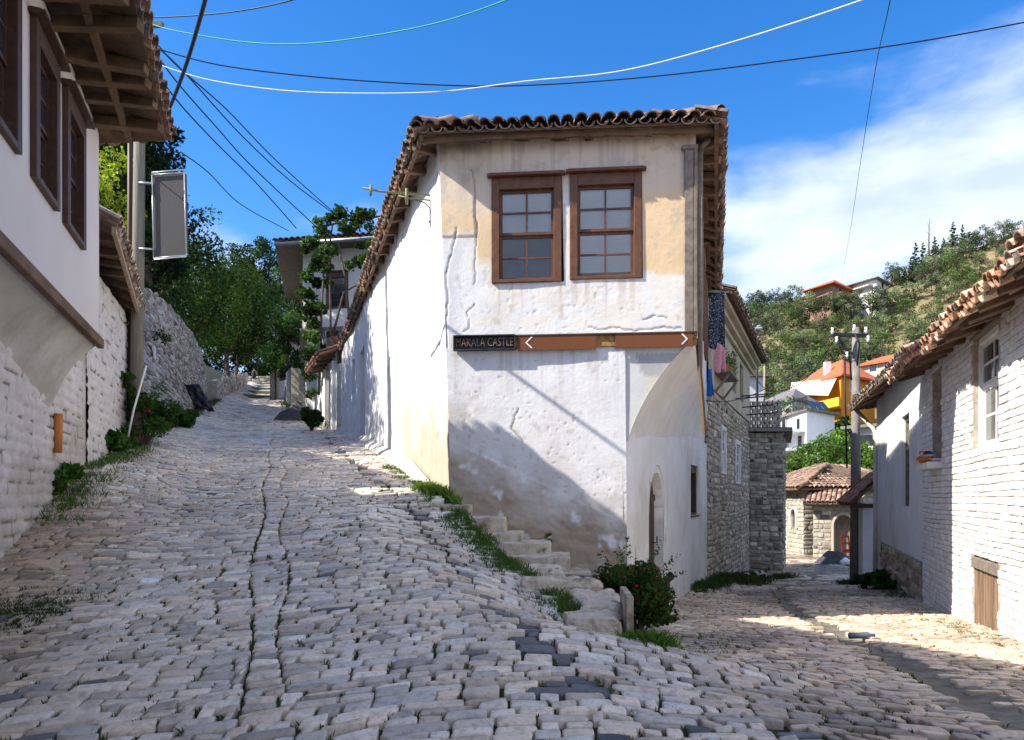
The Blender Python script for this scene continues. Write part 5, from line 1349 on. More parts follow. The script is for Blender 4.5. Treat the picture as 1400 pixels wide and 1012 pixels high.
hanging('hanging_cloth', 'pink flowered cloth hanging above the flower shelf on the stone house', P(984, 462, 16.6), .3, .75, M['pink_cloth'], (.9, .4, 0))
hanging('hanging_cloth', 'small bright blue cloth hanging low on the stone house corner', P(971, 505, 15.6), .1, .55, M['blue_cloth'], (.9, .4, 0))
ln_ = MB(); ln_.tube([P(960, 397, 15), P(990, 400, 16.2)], .03, 6); o = ln_.build('clothes_pole', M['wood_grey'], None, smooth=True, loc=P(960, 397, 15)); tag(o, 'short grey pole under the eave holding the dark blue cloth', 'clothes pole')
for i, u in enumerate((1.3, 1.75, 2.2)):
    c = STH.at(u, 4.61, .22)
    t = thing('flower_pot', ('flower pot on the wall shelf, nearest to the corner house', 'middle flower pot on the wall shelf of the stone house', 'flower pot on the wall shelf, farthest from the corner house')[i], 'flower pot', c, 0, 'flower pots on the stone house shelf')
    q = MB(); q.tube([(0, 0, 0), (0, 0, .16), (0, 0, .18)], [.07, .1, .11], 12); q.build('pot', M['orange'], t, local=True, smooth=True)
    pts = rng.normal(0, 1, (160, 3)) * .11 + np.array([0, 0, .3]); q = MB(); leaves(q, pts, .07, leafcols(160, (.12, .2, .05))); q.build('plant', M['leaf'], t, local=True)

# ================================================================== stone tower-like annex
tw = thing('stone_annex', 'square dark stone annex with a projecting slab and lattice parapet', 'building', (8.7, 25, -1))
TF = Line((8.12, 25.0), (9.26, 25.0)); TS = Line((9.26, 25.0), (11.2, 30), 1)
crt = stonecol((.44, .39, .32), (.26, .23, .19), .22, .1)
for L_, nme in ((TF, 'front_facing'), (TS, 'side_facing')):
    m = stonewall(L_, 0, L_.L, lambda u: -1.6, lambda u: 3.9, ch=.15, cl=(.16, .42), gap=.014, h=(0, .03), bevel=.02, colf=crt, wav=.08, tilt=.02); m.build(nme, M['stone'], tw, smooth=True)
q = MB(); q.prism([(8.05, 25.02, -1.7), (9.24, 25.02, -1.7), (11.18, 30, -1.7), (8, 30, -1.7)], (0, 0, 5.5)); q.build('core', M['mortar'], tw)
q = MB(); q.prism([(7.9, 24.8, 3.84), (9.5, 24.8, 3.84), (11.5, 30.2, 3.84), (8, 30.2, 3.84)], (0, 0, .14)); q.build('slab', M['concrete'], tw, bevel=.02)
q = MB()
z = 3.98
while z < 4.8:
    k = 0; x = 8.1 + (.09 if int(z * 100) % 2 else 0)
    while x < 9.1: q.box(x, x + .1, 25.1, 25.22, z, z + .1); x += .17
    z += .13
    q.box(8.1, 9.2, 25.1, 25.2, z - .03, z)
q.box(8.1, 8.17, 25.08, 25.24, 3.98, 4.9); q.box(9.13, 9.2, 25.08, 25.24, 3.98, 4.9); q.build('lattice_parapet', M['mortar'], tw)
sb_ = thing('rooftop_hut', 'small white rendered hut with a flat lid behind the lattice parapet', 'hut', (9, 27.5, 4))
q = MB(); q.box(8.55, 9.35, 27.0, 28.5, 3.98, 6.05); q.build('wall', M['plaster'], sb_); q = MB(); q.box(8.4, 9.55, 26.85, 28.7, 6.052, 6.2); q.build('lid', M['concrete'], sb_)
ls = thing('street_lamp', 'thin dark mast with a double lamp head above the rooftop hut', 'street lamp', P(1035, 600, 26.6))
q = MB(); q.tube([P(1035.5, 590, 26.6), P(1035, 450, 26.6)], .04, 8); q.build('post', M['iron'], ls, smooth=True)
q = MB(); q.tube([P(1029, 450, 26.6), P(1041, 449, 26.6)], .06, 8); q.tube([P(1035, 447, 26.6), P(1039, 446, 26.6)], .05, 8); q.build('lamp_head', M['steel'], ls)
for i, (a, b) in enumerate((((1045, 500), (1045, 590)), ((1057, 590), (1056, 545)))):
    q = MB(); q.tube([P(*a, 25.9), P(*b, 25.9)], .03, 6); o = q.build('iron_rod', M['wood_pale'], None, smooth=True, loc=P(*b, 25.9)); tag(o, ('tall thin rod standing against the white rooftop hut', 'short thin rod standing at the right end of the lattice parapet')[i], 'rod')
cable([(966, 548, 14), (1000, 548, 18), (1040, 535, 23), (1100, 500, 30), (1158, 465, 21)], 'low slack wire running from the corner house past the lattice parapet', .014)
cable([(1000, 470, 17), (1035, 520, 24), (1060, 545, 26)], 'short wire dropping from the stone house to the lattice parapet', .012)
cable([(1142, 463, 21.7), (1100, 520, 24), (1060, 535, 27), (1020, 530, 28)], 'wire running left from the concrete pole crossarm', .014)

# ================================================================== stone chapel-like house at the bend
ck = thing('bend_house', 'low stone house with a brown hipped tile roof at the bend of the lower street', 'house', (15, 37, -1.2))
CW = Line((14.35, 43.5), (14.35, 36)); CF = Line((14.35, 36), (20.5, 36.6))
dob = (CW.U(39.2), CW.U(38.1), -1.0, 1.1); wob = (CW.U(37.45), CW.U(36.85), .05, 1.0)
crc = stonecol((.5, .45, .35), (.38, .33, .25), .15, .03)
for L_, nme, oo in ((CW, 'side_facing', [dob, wob]), (CF, 'front_facing', [])):
    m = stonewall(L_, 0, L_.L, lambda u: -1.6, lambda u: 2.1, ch=.2, cl=(.22, .6), gap=.015, h=(0, .02), bevel=.02, colf=crc, wav=.06, tilt=.01, openings=oo); m.build(nme, M['stone'], ck, smooth=True)
m = MB(); gridwall(m, CW, 0, CW.L, -1.6, 2.1, .5, .5, [dob, wob], base=-.01); gridwall(m, CF, 0, CF.L, -1.6, 2.1, .5, .5, base=-.01); arch_fill(m, CW, dob, .5, out=.02); arch_fill(m, CW, wob, .35, out=.02); m.build('wall_core', M['mortar'], ck)
plank_door(ck, CW, (dob[0] + dob[1]) / 2, -1.0, dob[1] - dob[0], 2.1, M['orange_wood'], back=.12)
q = MB(); q.obox(CW.at(wob[0], wob[2], -.15), CW.v3(wob[1] - wob[0]), CW.n3(.02), (0, 0, wob[3] - wob[2])); wn = q.build('window', M['wood_brown'], ck)
def archring(mb, ln, o, rise, th, out):
    a, b, c, d = o; mid = (a + b) / 2; r = (b - a) / 2 + th / 2
    pts = [ln.at(a - th / 2, c, out)] + [ln.at(mid - math.cos(math.pi * i / 12) * r, d - rise + math.sin(math.pi * i / 12) * (rise + th / 2), out) for i in range(13)] + [ln.at(b + th / 2, c, out)]
    for p_, q_ in zip(pts[:-1], pts[1:]): mb.bar(p_, q_, .1, th, up=(ln.n.x, ln.n.y, .01))
q = MB(); archring(q, CW, wob, .35, .14, .03); q.build('window_surround', M['plaster'], ck)
q = MB(); archring(q, CW, dob, .5, .14, .03); q.build('door_surround', M['plaster'], ck)
a, b, c, d = Vector((13.85, 44, 2.02)), Vector((13.85, 35.5, 2.02)), Vector((21, 36.1, 2.02)), Vector((21, 44, 2.02)); t0, t1 = Vector((16.6, 38.4, 3.35)), Vector((18.5, 41, 3.35))
q = MB()
for poly in ((a, b, t0), (b, c, t1, t0), (c, d, t1), (d, a, t0, t1)):
    n = len(poly); v = list(poly) + [p - Vector((0, 0, .07)) for p in poly]; q.add(v, [tuple(range(n)), tuple(range(2 * n - 1, n - 1, -1))] + [(i, (i + 1) % n, n + (i + 1) % n, n + i) for i in range(n)])
q.build('roof_deck', M['wood_old'], ck)
q = MB(); tb = [(.25, .155, .105), (.2, .13, .095), (.31, .2, .135), (.16, .11, .09), (.36, .25, .17)]
tileset(q, a + u5, b + u5, t0 + u5, t0 + u5, cols=tb, sp=.24, r=.11, cs=.38); tileset(q, b + u5, c + u5, t0 + u5, t1 + u5, cols=tb, sp=.24, r=.11, cs=.38); q.build('roof', M['tile'], ck)
pg = thing('porch_gate', 'sunlit stone gateway with pointed arch under a small tiled lean-to roof', 'gateway', (15.6, 34.8, -1.2))
PGL = Line((14.55, 35.35), (17.3, 33.85)); go = (.95, 1.75, -1.3, .75)
m = stonewall(PGL, 0, PGL.L, lambda u: -1.6, lambda u: 1.25, ch=.2, cl=(.2, .5), gap=.012, h=(0, .02), bevel=.02, colf=crc, wav=.05, tilt=.01, openings=[go]); m.build('stone_facing', M['stone'], pg, smooth=True)
m = MB(); gridwall(m, PGL, 0, PGL.L, -1.6, 1.25, .4, .4, [go], base=-.01, depth=.4); arch_fill(m, PGL, go, .5, out=.02, depth=.4); m.build('wall_core', M['mortar'], pg)
q = MB(); archring(q, PGL, go, .5, .16, .04); q.build('arch_surround', M['yellow_plaster'], pg)
plank_door(pg, PGL, 1.35, -1.3, .8, 2.0, M['wood_grey'], back=.38)
e0, e1 = PGL.at(-.4, 1.3, .6), PGL.at(1.9, 1.3, .6); r0, r1 = PGL.at(-.1, 1.95, -1.0), PGL.at(2.2, 1.95, -1.0)
q = MB(); slab(q, e0, e1, r1, r0, .05); q.build('roof_deck', M['wood_old'], pg)
q = MB(); tileset(q, e0 + u5, e1 + u5, r0 + u5, r1 + u5, cols=[(.36, .22, .15), (.3, .18, .13), (.42, .28, .2)], sp=.22, r=.1); q.build('roof', M['tile'], pg)
p = P(1141, 763, 31.5); heap('gravel_heap', 'dark gravel heap in front of the sunlit stone gateway', 'heap', (p.x, p.y, Hf(p.x, p.y)), (.85, .7), .62, M['gravel'], 7)
p = P(1156, 763, 30.6)
q = MB(); q.tube([(p.x - .2, p.y, Hf(p.x, p.y) + .1), (p.x, p.y, Hf(p.x, p.y) + .17), (p.x + .22, p.y, Hf(p.x, p.y) + .1)], [.08, .17, .07], 10); o = q.build('sack', M['white_sign'], None, smooth=True, loc=p); tag(o, 'crumpled white sack lying beside the dark gravel heap', 'sack')
p = P(1158, 750, 32.6); zc = Hf(p.x, p.y); ch_ = thing('folded_chair', 'dark red folded chair leaning by the sunlit stone gateway', 'chair', (p.x, p.y, zc))
for s in (-.16, .16):
    q = MB(); q.bar((p.x + s, p.y, zc), (p.x + s, p.y + .25, zc + 1.15), .05, .05); q.build('leg', M['red_paint'], ch_)
for z_, nme in ((.2, 'stretcher'), (.45, 'seat'), (.8, 'slat'), (1.08, 'top_rail')):
    q = MB(); q.bar((p.x - .18, p.y - .02 + z_ * .2, zc + z_), (p.x + .18, p.y - .02 + z_ * .2, zc + z_), .05, .16 if nme in ('seat',) else .07); q.build(nme, M['red_paint'], ch_)
# ================================================================== the hill and the houses on it
ridge_px = [500, 700, 900, 1000, 1060, 1100, 1160, 1210, 1260, 1300, 1340, 1400, 1600, 2000]
ridge_r = [560, 540, 480, 440, 418, 406, 398, 390, 366, 348, 338, 315, 300, 330]
def hill_row(px, t):   # t 0 foot, 1 crest
    rr = np.interp(px, ridge_px, ridge_r)
    return 660 + (rr - 660) * np.clip(t, 0, 1) ** .8
def hillp(px, t):
    Y = 52 + 148 * np.asarray(t, float); row = hill_row(px, t) + 3 * (vn(np.asarray(px) * .03, Y * .05) - .5)
    return np.stack([(px - 700) / 1000 * Y, Y + 0 * px, 1.6 + (680 - row) / 1000 * Y], -1)
n1, n2 = 110, 40; A = np.zeros((n1, n2 + 3, 3))
for i in range(n1):
    px = 620 + 1300 * i / (n1 - 1)
    A[i, :n2] = hillp(np.full(n2, px), np.linspace(0, 1, n2))
    for j, (k, dz_) in enumerate(((1.15, 1.0), (1.4, .7), (1.9, -.1))): c = A[i, n2 - 1]; A[i, n2 + j] = (c[0] * k, c[1] * k, c[2] * dz_)
m = MB(); m.grid(A); m.build('hill', M['hill'], smooth=True, kind='structure')

def box_house(name, label, corners, z0, z1, wall, roofm, roof='hip', over=.5, rh=1.8, wins=(), cat='house', rz_mat=None):
    """corners: four plan points anticlockwise, the first edge faces the street"""
    c = sum((Vector(p) for p in corners), Vector((0, 0))) / 4
    t = thing(name, label, cat, (c.x, c.y, z0)); q = MB(); q.prism([(p[0], p[1], z0) for p in corners], (0, 0, z1 - z0)); q.build('wall', wall, t)
    o = [Vector((p[0], p[1])) + (Vector(p) - c).normalized() * over * 1.4 for p in corners]
    q = MB(); q.prism([(p.x, p.y, z1 + .01) for p in o], (0, 0, .18)); 
    if roof == 'hip':
        a = (o[0] + o[3]) / 2; b = (o[1] + o[2]) / 2; r0 = a.lerp(b, .32); r1 = a.lerp(b, .68)
        v = [(p.x, p.y, z1 + .2) for p in o] + [(r0.x, r0.y, z1 + rh), (r1.x, r1.y, z1 + rh)]
        q.add(v, [(0, 1, 5, 4), (1, 2, 5), (2, 3, 4, 5), (3, 0, 4)])
    q.build('roof', roofm, t)
    for (e, s, z, w_, h_, kind) in wins:
        a, b = Vector(corners[e]), Vector(corners[(e + 1) % 4]); L_ = Line(a, b); 
        if (L_.n).dot((a + b) / 2 - c) < 0: L_ = Line(a, b, -1)
        u = s * L_.L
        if kind == 'window':
            q = MB(); q.obox(L_.at(u - w_ / 2, z, .0), L_.v3(w_), L_.n3(.06), (0, 0, h_)); f = q.build('window', M['white_paint'], t)
            q = MB(); q.obox(L_.at(u - w_ / 2 + .1, z + .1, .06), L_.v3(w_ - .2), L_.n3(.02), (0, 0, h_ - .2)); q.build('pane', M['dark_glass'], f)
        elif kind == 'balcony':
            q = MB(); q.obox(L_.at(u - w_ / 2, z, .0), L_.v3(w_), L_.n3(1.3), (0, 0, .2)); f = q.build('balcony', wall, t)
            q = MB(); 
            for k in range(int(w_ / .3) + 1): q.bar(L_.at(u - w_ / 2 + min(k * .3, w_), z + .2, 1.25), L_.at(u - w_ / 2 + min(k * .3, w_), z + h_, 1.25), .04, .04)
            q.bar(L_.at(u - w_ / 2, z + h_, 1.25), L_.at(u + w_ / 2, z + h_, 1.25), .06, .06); q.build('railing', M['iron'], f)
    return t
def pp(px, Y): return ((px - 700) / 1000 * Y, Y)
def zz(row, Y): return 1.6 + (680 - row) / 1000 * Y
# orange house
oh = box_house('orange_house', 'bright orange house with a red hipped roof below the olive hill', [pp(1079, 88), pp(1150, 75), pp(1196, 80), pp(1132, 94)], zz(575, 75), zz(515, 75), M['ochre'], M['redroof'], rh=3.0, over=.7,
    wins=[(1, .8, zz(552, 77), 1, 1.3, 'window'), (1, .3, zz(535, 76), 1, 1.3, 'window'), (1, .8, zz(533, 77), 1, 1.2, 'window')])
a, b = Vector((*pp(1082, 86.5), zz(524, 86.5))), Vector((*pp(1144, 75.6), zz(518, 75.6)))
q = MB(); nrm = Vector((-.5, -.85, 0)); q.prism([a + nrm * .2, b + nrm * .2, b + nrm * 1.4 + Vector((-.7, 0, -1.9)), a + nrm * 1.4 + Vector((0, 0, -1.5))], (.03, .05, .05)); q.build('awning', M['awning'], oh)
q = MB(); q.prism([(*pp(1108, 79), zz(560, 77)), (*pp(1147, 72.8), zz(557, 74)), (*pp(1150, 74.9), zz(557, 74)), (*pp(1112, 81), zz(560, 77))], (0, 0, .9)); q.build('balcony', mat('yellow_paint', (.65, .4, .03), var=.05, bump=0), oh)
q = MB(); p = P(1131, 500, 80); q.box(p.x - .3, p.x + .3, p.y - .3, p.y + .3, p.z - 1.4, p.z + .4); q.build('chimney', M['plaster'], oh)
# grey roofed white house, white house with balconies
box_house('grey_roofed_house', 'white house with a grey hipped roof left of the orange house', [pp(1046, 66), pp(1083, 62), pp(1111, 66), pp(1075, 72)], zz(600, 62), zz(551, 64), M['plaster'], M['greyroof'], rh=1.45, over=.5, wins=[(0, .6, zz(570, 64), .8, .9, 'window')])
wb_ = box_house('balcony_house', 'white flat roofed house with railed balconies below the grey roofed one', [pp(1064, 60), pp(1103, 54), pp(1141, 57), pp(1100, 64)], zz(640, 54), zz(562, 54), mat('clean_white_render', (.74, .76, .78), var=.05, bump=.05), M['concrete'], roof='flat', over=.3,
    wins=[(0, .5, zz(593, 56), 5.5, 1.0, 'balcony'), (0, .5, zz(618, 56), 5.5, 1.0, 'balcony'), (0, .25, zz(589, 56), .9, 1.2, 'window'), (0, .75, zz(588, 55), .8, 1.0, 'window'), (0, .3, zz(613, 56), .9, 1.2, 'window'), (0, .8, zz(612, 55), .9, 1.0, 'window')])
q = MB(); L_ = Line(pp(1064, 59.5), pp(1103, 53.5))
for k in range(22): q.bar(L_.at(k * L_.L / 21, zz(560, 54), .0), L_.at(k * L_.L / 21, zz(560, 54) + .9, 0), .04, .04)
q.bar(L_.at(0, zz(560, 54) + .9, 0), L_.at(L_.L, zz(560, 54) + .9, 0), .06, .06); q.build('terrace_railing', M['iron'], wb_)
for k in range(3):
    p = P(1112 + k * 8, 560, 56); q = MB(); slab(q, p, p + Vector((.42, .1, 0)), p + Vector((.2, .8, .7)), p + Vector((-.22, .7, .7)), .06); q.build('solar_panel', M['solar'], wb_)
box_house('tan_house', 'tan house with a red roof partly hidden behind the concrete utility pole', [pp(1178, 96), pp(1225, 92), pp(1250, 96), pp(1205, 102)], zz(530, 92), zz(494, 92), M['yellow_plaster'], M['redroof'], rh=1.6, over=.5, wins=[(0, .35, zz(508, 94), 1.2, 1.3, 'window'), (0, .8, zz(507, 93), 1.3, 1.3, 'window')])
box_house('small_white_house', 'small white house behind the concrete pole above the green trees', [pp(1157, 48), pp(1200, 46), pp(1215, 50), pp(1175, 54)], zz(640, 46), zz(584, 46), M['plaster'], M['concrete'], roof='flat', over=.5, wins=[(0, .2, zz(612, 47), .9, 1.3, 'window'), (0, .7, zz(612, 46.5), 1.2, .9, 'window'), (0, .7, zz(623, 46.5), 1.8, .7, 'balcony')])
box_house('ridge_house', 'brick house with a red roof standing highest on the hill crest', [pp(1108, 176), pp(1138, 170), pp(1158, 176), pp(1128, 184)], zz(440, 170), zz(393, 172), M['brickwork'], M['redroof'], rh=2.6, over=1.6, wins=[(0, .5, zz(408, 173), 5, 1.2, 'balcony'), (1, .5, zz(402, 173), 1.4, 1.4, 'window')])
box_house('ridge_house', 'white flat roofed house on the hill crest beside the brick one', [pp(1166, 176), pp(1198, 170), pp(1214, 176), pp(1180, 184)], zz(438, 170), zz(385, 172), M['plaster'], M['concrete'], roof='flat', over=1.2, wins=[(0, .4, zz(394, 173), 6, 1.2, 'balcony'), (1, .5, zz(394, 173), 1.6, 1.6, 'window')])

# ================================================================== trees
def tree(name, label, cat, loc, H_, Wd, n, size, col, kind, m_='leaf_far', trunk=.12, z0=.3, nc=24, rz=0, group=None, cv=.3):
    t = thing(name, label, cat, loc, rz, group)
    cr, cs = crown_mesh('crown', M[m_], H_, Wd, n, size, col, nc, kind, z0, cv); cr.parent = t
    tr = trunk_mb(H_, trunk, cs).build('trunk', M['bark'], t, local=True, smooth=True)
    return t
ol = [tree('olive_tree', 'grey green olive tree on the hillside', 'tree', (0, 0, 0), 4.6, 5.4, 1500, .3, c, 'round', z0=.22, nc=14, group='olive trees scattered over the hillside', cv=.4) for c in ((.13, .165, .085), (.105, .145, .065), (.08, .135, .035))]
used = 0; rr = random.Random(5)
spots = []
for k in range(2600):
    t = rr.random() ** .8 * .97 + .02; px = rr.uniform(985, 1440)
    row = float(hill_row(px, t))
    if 1120 < px < 1340 and 395 < row < 478 and rr.random() < .5: continue
    p = hillp(np.array(px), t); x, y, z = [float(v) for v in p]
    if any(abs(x - a) < 3.2 and abs(y - b) < 3.6 for a, b, _ in spots): continue
    if 1060 < px < 1240 and 480 < row < 650 and 50 < y < 102: continue
    if 1098 < px < 1222 and y > 169: continue
    spots.append((x, y, z))
    if len(spots) >= 235: break
for px in (1100, 1112, 1124, 1137, 1150, 1163, 1176, 1190, 1203, 1216):
    y = 166 + (px % 7) * .5; spots.append(((px - 700) / 1000 * y, y, zz(424 - (px - 1100) * .07, y) - 1.2))
for i, (x, y, z) in enumerate(spots):
    src = ol[i % 3]; sc = rr.uniform(.75, 1.3)
    if i < 3: src.location = (x, y, z - .2); src.scale = (sc,) * 3
    else: copy_tree(src, (x, y, z - .2), rr.uniform(0, 6), sc)
dk = tree('dark_tree', 'dark green round tree on the hill crest', 'tree', (0, 0, 0), 8, 7, 900, .5, (.035, .06, .02), 'round', z0=.2, nc=16, group='dark round trees along the hill crest')
for i, (px, t) in enumerate(((1012, .97), (1022, .9), (1034, .98), (1046, .96), (1218, .99), (1228, .95), (1060, 1.0), (1006, .85), (1075, .97))):
    p = hillp(np.array(float(px)), t); l = Vector([float(v) for v in p]) - Vector((0, 0, .6)); sc = (.9, .7, .95, .8, .8, .7, .7, .8, .6)[i]
    if i == 0: dk.location = l; dk.scale = (sc,) * 3
    else: copy_tree(dk, l, i * 1.3, sc)
cy = tree('cypress', 'dark pointed conifer standing on the crest at upper right', 'tree', (0, 0, 0), 10, 3.6, 3000, .3, (.028, .05, .02), 'cone', z0=.08, nc=26, group='dark conifers on the crest at the right')
for i, (px, t, sc) in enumerate(((1252, .98, .95), (1262, .97, .9), (1245, .93, .8), (1270, 1, .55), (1278, 1.0, .8), (1290, .99, .7), (1303, 1.0, 1.0), (1316, 1.0, .85), (1326, .98, .7), (1333, .95, .6), (1237, .93, .6))):
    p = hillp(np.array(float(px)), t); l = Vector([float(v) for v in p]) - Vector((0, 0, .6))
    if i == 0: cy.location = l; cy.scale = (sc,) * 3
    else: copy_tree(cy, l, i * 1.3, (sc * rr.uniform(.8, 1.3), sc, sc))
bt = thing('bare_tree', 'bare leafless tree rising above the dark conifers on the crest', 'tree', [float(v) for v in hillp(np.array(1270.), .99)])
q = MB(); q.tube([(0, 0, -.5), (0, 0, 7), (.1, 0, 13)], [.25, .16, .04], 6)
for i in range(14): z_ = 3 + i * .65; a_ = i * 2.4; q.tube([(0, 0, z_), (math.cos(a_) * 1.1, math.sin(a_) * 1.1, z_ + 1.0)], [.06, .02], 5)
q.build('trunk', M['bark'], bt, local=True)
# bright trees below the balcony house
for i, (px, Y, top, w_, l) in enumerate(((1116, 47, 602, 3.4, 'bright green bushy tree just left of centre below the balcony house'), (1142, 45, 588, 3.8, 'bright green tree behind the apex of the bend house roof'), (1160, 44, 622, 3.4, 'bright green tree left of the concrete pole above the tiled roof'), (1190, 43, 610, 3.4, 'bright green tree between the concrete pole and the plastered house'), (1158, 60, 566, 3.0, 'green tree between the balcony house and the orange house'), (1084, 44, 634, 2.2, 'low bright shrub tree at the annex edge above the bend house'), (1196, 58, 590, 4, 'leafy tree behind the small white house'), (1054, 90, 545, 7, 'green tree rising behind the rooftop hut left of the grey roof'), (1062, 82, 560, 5, 'low green tree beside the grey roofed house'))):
    g_ = zz(655, Y); h_ = zz(top, Y) - g_
    tree('bushy_tree', l, 'tree', ((px - 700) / 1000 * Y, Y, g_), h_, w_ * (1.1 if Y < 60 else 1), 2600, .2 if Y < 60 else .4, (.1, .2, .03) if i % 2 else (.075, .16, .025), 'round', 'leaf', .12, .15, 20, cv=.35)
# left bank trees
shade1 = tree('evergreen_tree', 'dense evergreen tree behind the low whitewashed house, mostly hidden by the overhanging eave', 'tree', (-11.0, 16.2, 5.8), 7.6, 5.6, 9000, .26, (.03, .06, .012), 'round', 'leaf', .2, .1, 34, group=None, cv=.4)
shade2 = tree('evergreen_tree', 'dark evergreen tree behind the timber utility pole above the rubble wall', 'tree', (-13.6, 19.0, 7.4), 6.0, 5.4, 8000, .22, (.025, .05, .011), 'round', 'leaf', .2, .1, 34, group=None, cv=.4)
dpine = tree('pine_tree', 'tall dark pine towering over the rubble wall behind the hanging sign', 'tree', (-13.6, 27, 9.2), 7.6, 4.2, 9000, .2, (.014, .032, .011), 'pine', 'leaf', .25, .15, 34, cv=.45)
lime = tree('lime_green_tree', 'lime green sunlit young tree between the overhanging house and the pole', 'tree', (-8.35, 14.2, 5.3), 3.8, 2.2, 4200, .1, (.3, .42, .035), 'round', 'leaf', .07, .1, 20)
specs = [(-17.4, 34, 9.4, 9.6, 6.5, .28, 'dark bushy evergreen right of the hanging sign, nearest above the wall'), (-19.2, 41, 9.6, 10.4, 7.5, .3, 'dark evergreen second along the terrace above the rubble wall'), (-21.5, 48, 10, 9.0, 7.5, .32, 'sunlit green tree third along the terrace above the street'),
         (-21.6, 56, 10, 10, 8, .34, 'broad green tree above the low rubble wall'), (-25, 66, 11.5, 12.5, 9, .36, 'tall green tree far along the left of the street'), (-14.0, 20.5, 7.6, 7.0, 5.2, .2, 'dark evergreen directly behind the hanging sign'), (-16.6, 30, 9.2, 8.6, 6, .24, 'very dark tree leaning out over the rubble wall'), (-24, 46, 9, 12, 8, .34, 'tall dark tree at the back of the left terrace')]
for i, (x, y, z, h_, w_, s_, l) in enumerate(specs):
    tree('evergreen_tree', l, 'tree', (x, y, z - .5), h_, w_, 8500, s_ * .72, ((.016, .034, .009), (.026, .056, .011), (.052, .105, .013))[0 if i in (0, 5, 6, 7) else (1 if i in (1, 3) else 2)], 'round', 'leaf', .22, .12 if y < 45 else .34, 34, group='evergreen trees lining the left bank', cv=.5)
fs_ = [(-44, 104, 15), (-40, 106, 24), (-36, 103, 24), (-32.5, 108, 23), (-29, 104, 19), (-26, 107, 20), (-48, 106, 22), (-38, 112, 27)]
fp = tree('forest_tree', 'tall tree of the dark grove closing the head of the street', 'tree', (0, 0, 0), 24, 9, 9000, .42, (.026, .058, .011), 'round', 'leaf', .3, .13, 34, group='tall grove trees behind the end wall', cv=.55)
for i, (x, y, h_) in enumerate(fs_):
    if i == 0: fp.location = (x, y, 15); fp.scale = (.85, .85, h_ / 24)
    else: copy_tree(fp, (x, y, 15), i * 1.1, (.9, .9, h_ / 24))
for i, (px, Y, top, w_, col, l) in enumerate(((432, 52, 355, 6, (.05, .1, .03), 'grey green tree rising left of the vine covered house'), (405, 60, 340, 7, (.035, .075, .02), 'dark green tree behind the red roofed lodge'), (392, 40, 425, 3.0, (.03, .07, .015), 'dark shrub tree overhanging the brick gate pillars'), (386, 43, 478, 1.6, (.2, .34, .03), 'small lime green shrub beside the far street lamp'))):
    x = (px - 700) / 1000 * Y; g_ = Hf(x, Y) + (1.4 if i == 3 else 0); tree('street_tree', l, 'tree', (x, Y, g_), zz(top, Y) - g_, w_, 4200 if i < 3 else 700, .3 if i < 2 else .18, col, 'round', 'leaf', .15, .25 if i < 2 else .35, 26, cv=.4)

# ================================================================== climbing vine on the upper house
vn_ = thing('climbing_vine', 'green grape vine draped over a trellis in front of the upper house', 'vine', (-7.2, 26.3, 5))
vc = []; vr = []
for (px, py, rx, ry, Y, k) in ((428, 400, 9, 60, 26.6, 10), (436, 345, 16, 30, 26.6, 9), (432, 460, 14, 45, 26.4, 12), (462, 305, 28, 14, 26.2, 9), (500, 302, 18, 12, 26, 6), (470, 292, 8, 6, 26, 2), (424, 440, 8, 60, 26.8, 5), (420, 365, 8, 40, 26.8, 3), (490, 345, 14, 25, 26.3, 5), (448, 372, 10, 30, 26.4, 5), (426, 520, 6, 22, 26.6, 3), (512, 330, 8, 16, 26, 3)):
    for _ in range(k):
        p = P(px + random.uniform(-rx, rx), py + random.uniform(-ry, ry), Y + random.uniform(-.5, .5)); vc.append(tuple(p)); vr.append(random.uniform(.15, .36))
pts, kk = blob_points(6000, vc, vr, .1); q = MB(); leaves(q, pts, .14, leafcols(6000, (.045, .1, .018), kk, .25, .4), aspect=.85); q.build('leaves', M['leaf'], vn_)
for pts_ in (((452, 560), (452, 430), (450, 340), (455, 305)), ((452, 470), (470, 400), (488, 390), (500, 420)), ((436, 540), (440, 420), (446, 310)), ((440, 310), (480, 300), (520, 296)), ((478, 440), (472, 380), (462, 330))):
    q = MB(); q.tube([P(x, y, 26.4) for x, y in pts_], [.05, .04, .035, .03][:len(pts_)], 6); q.build('stem', M['bark'], vn_, smooth=True)

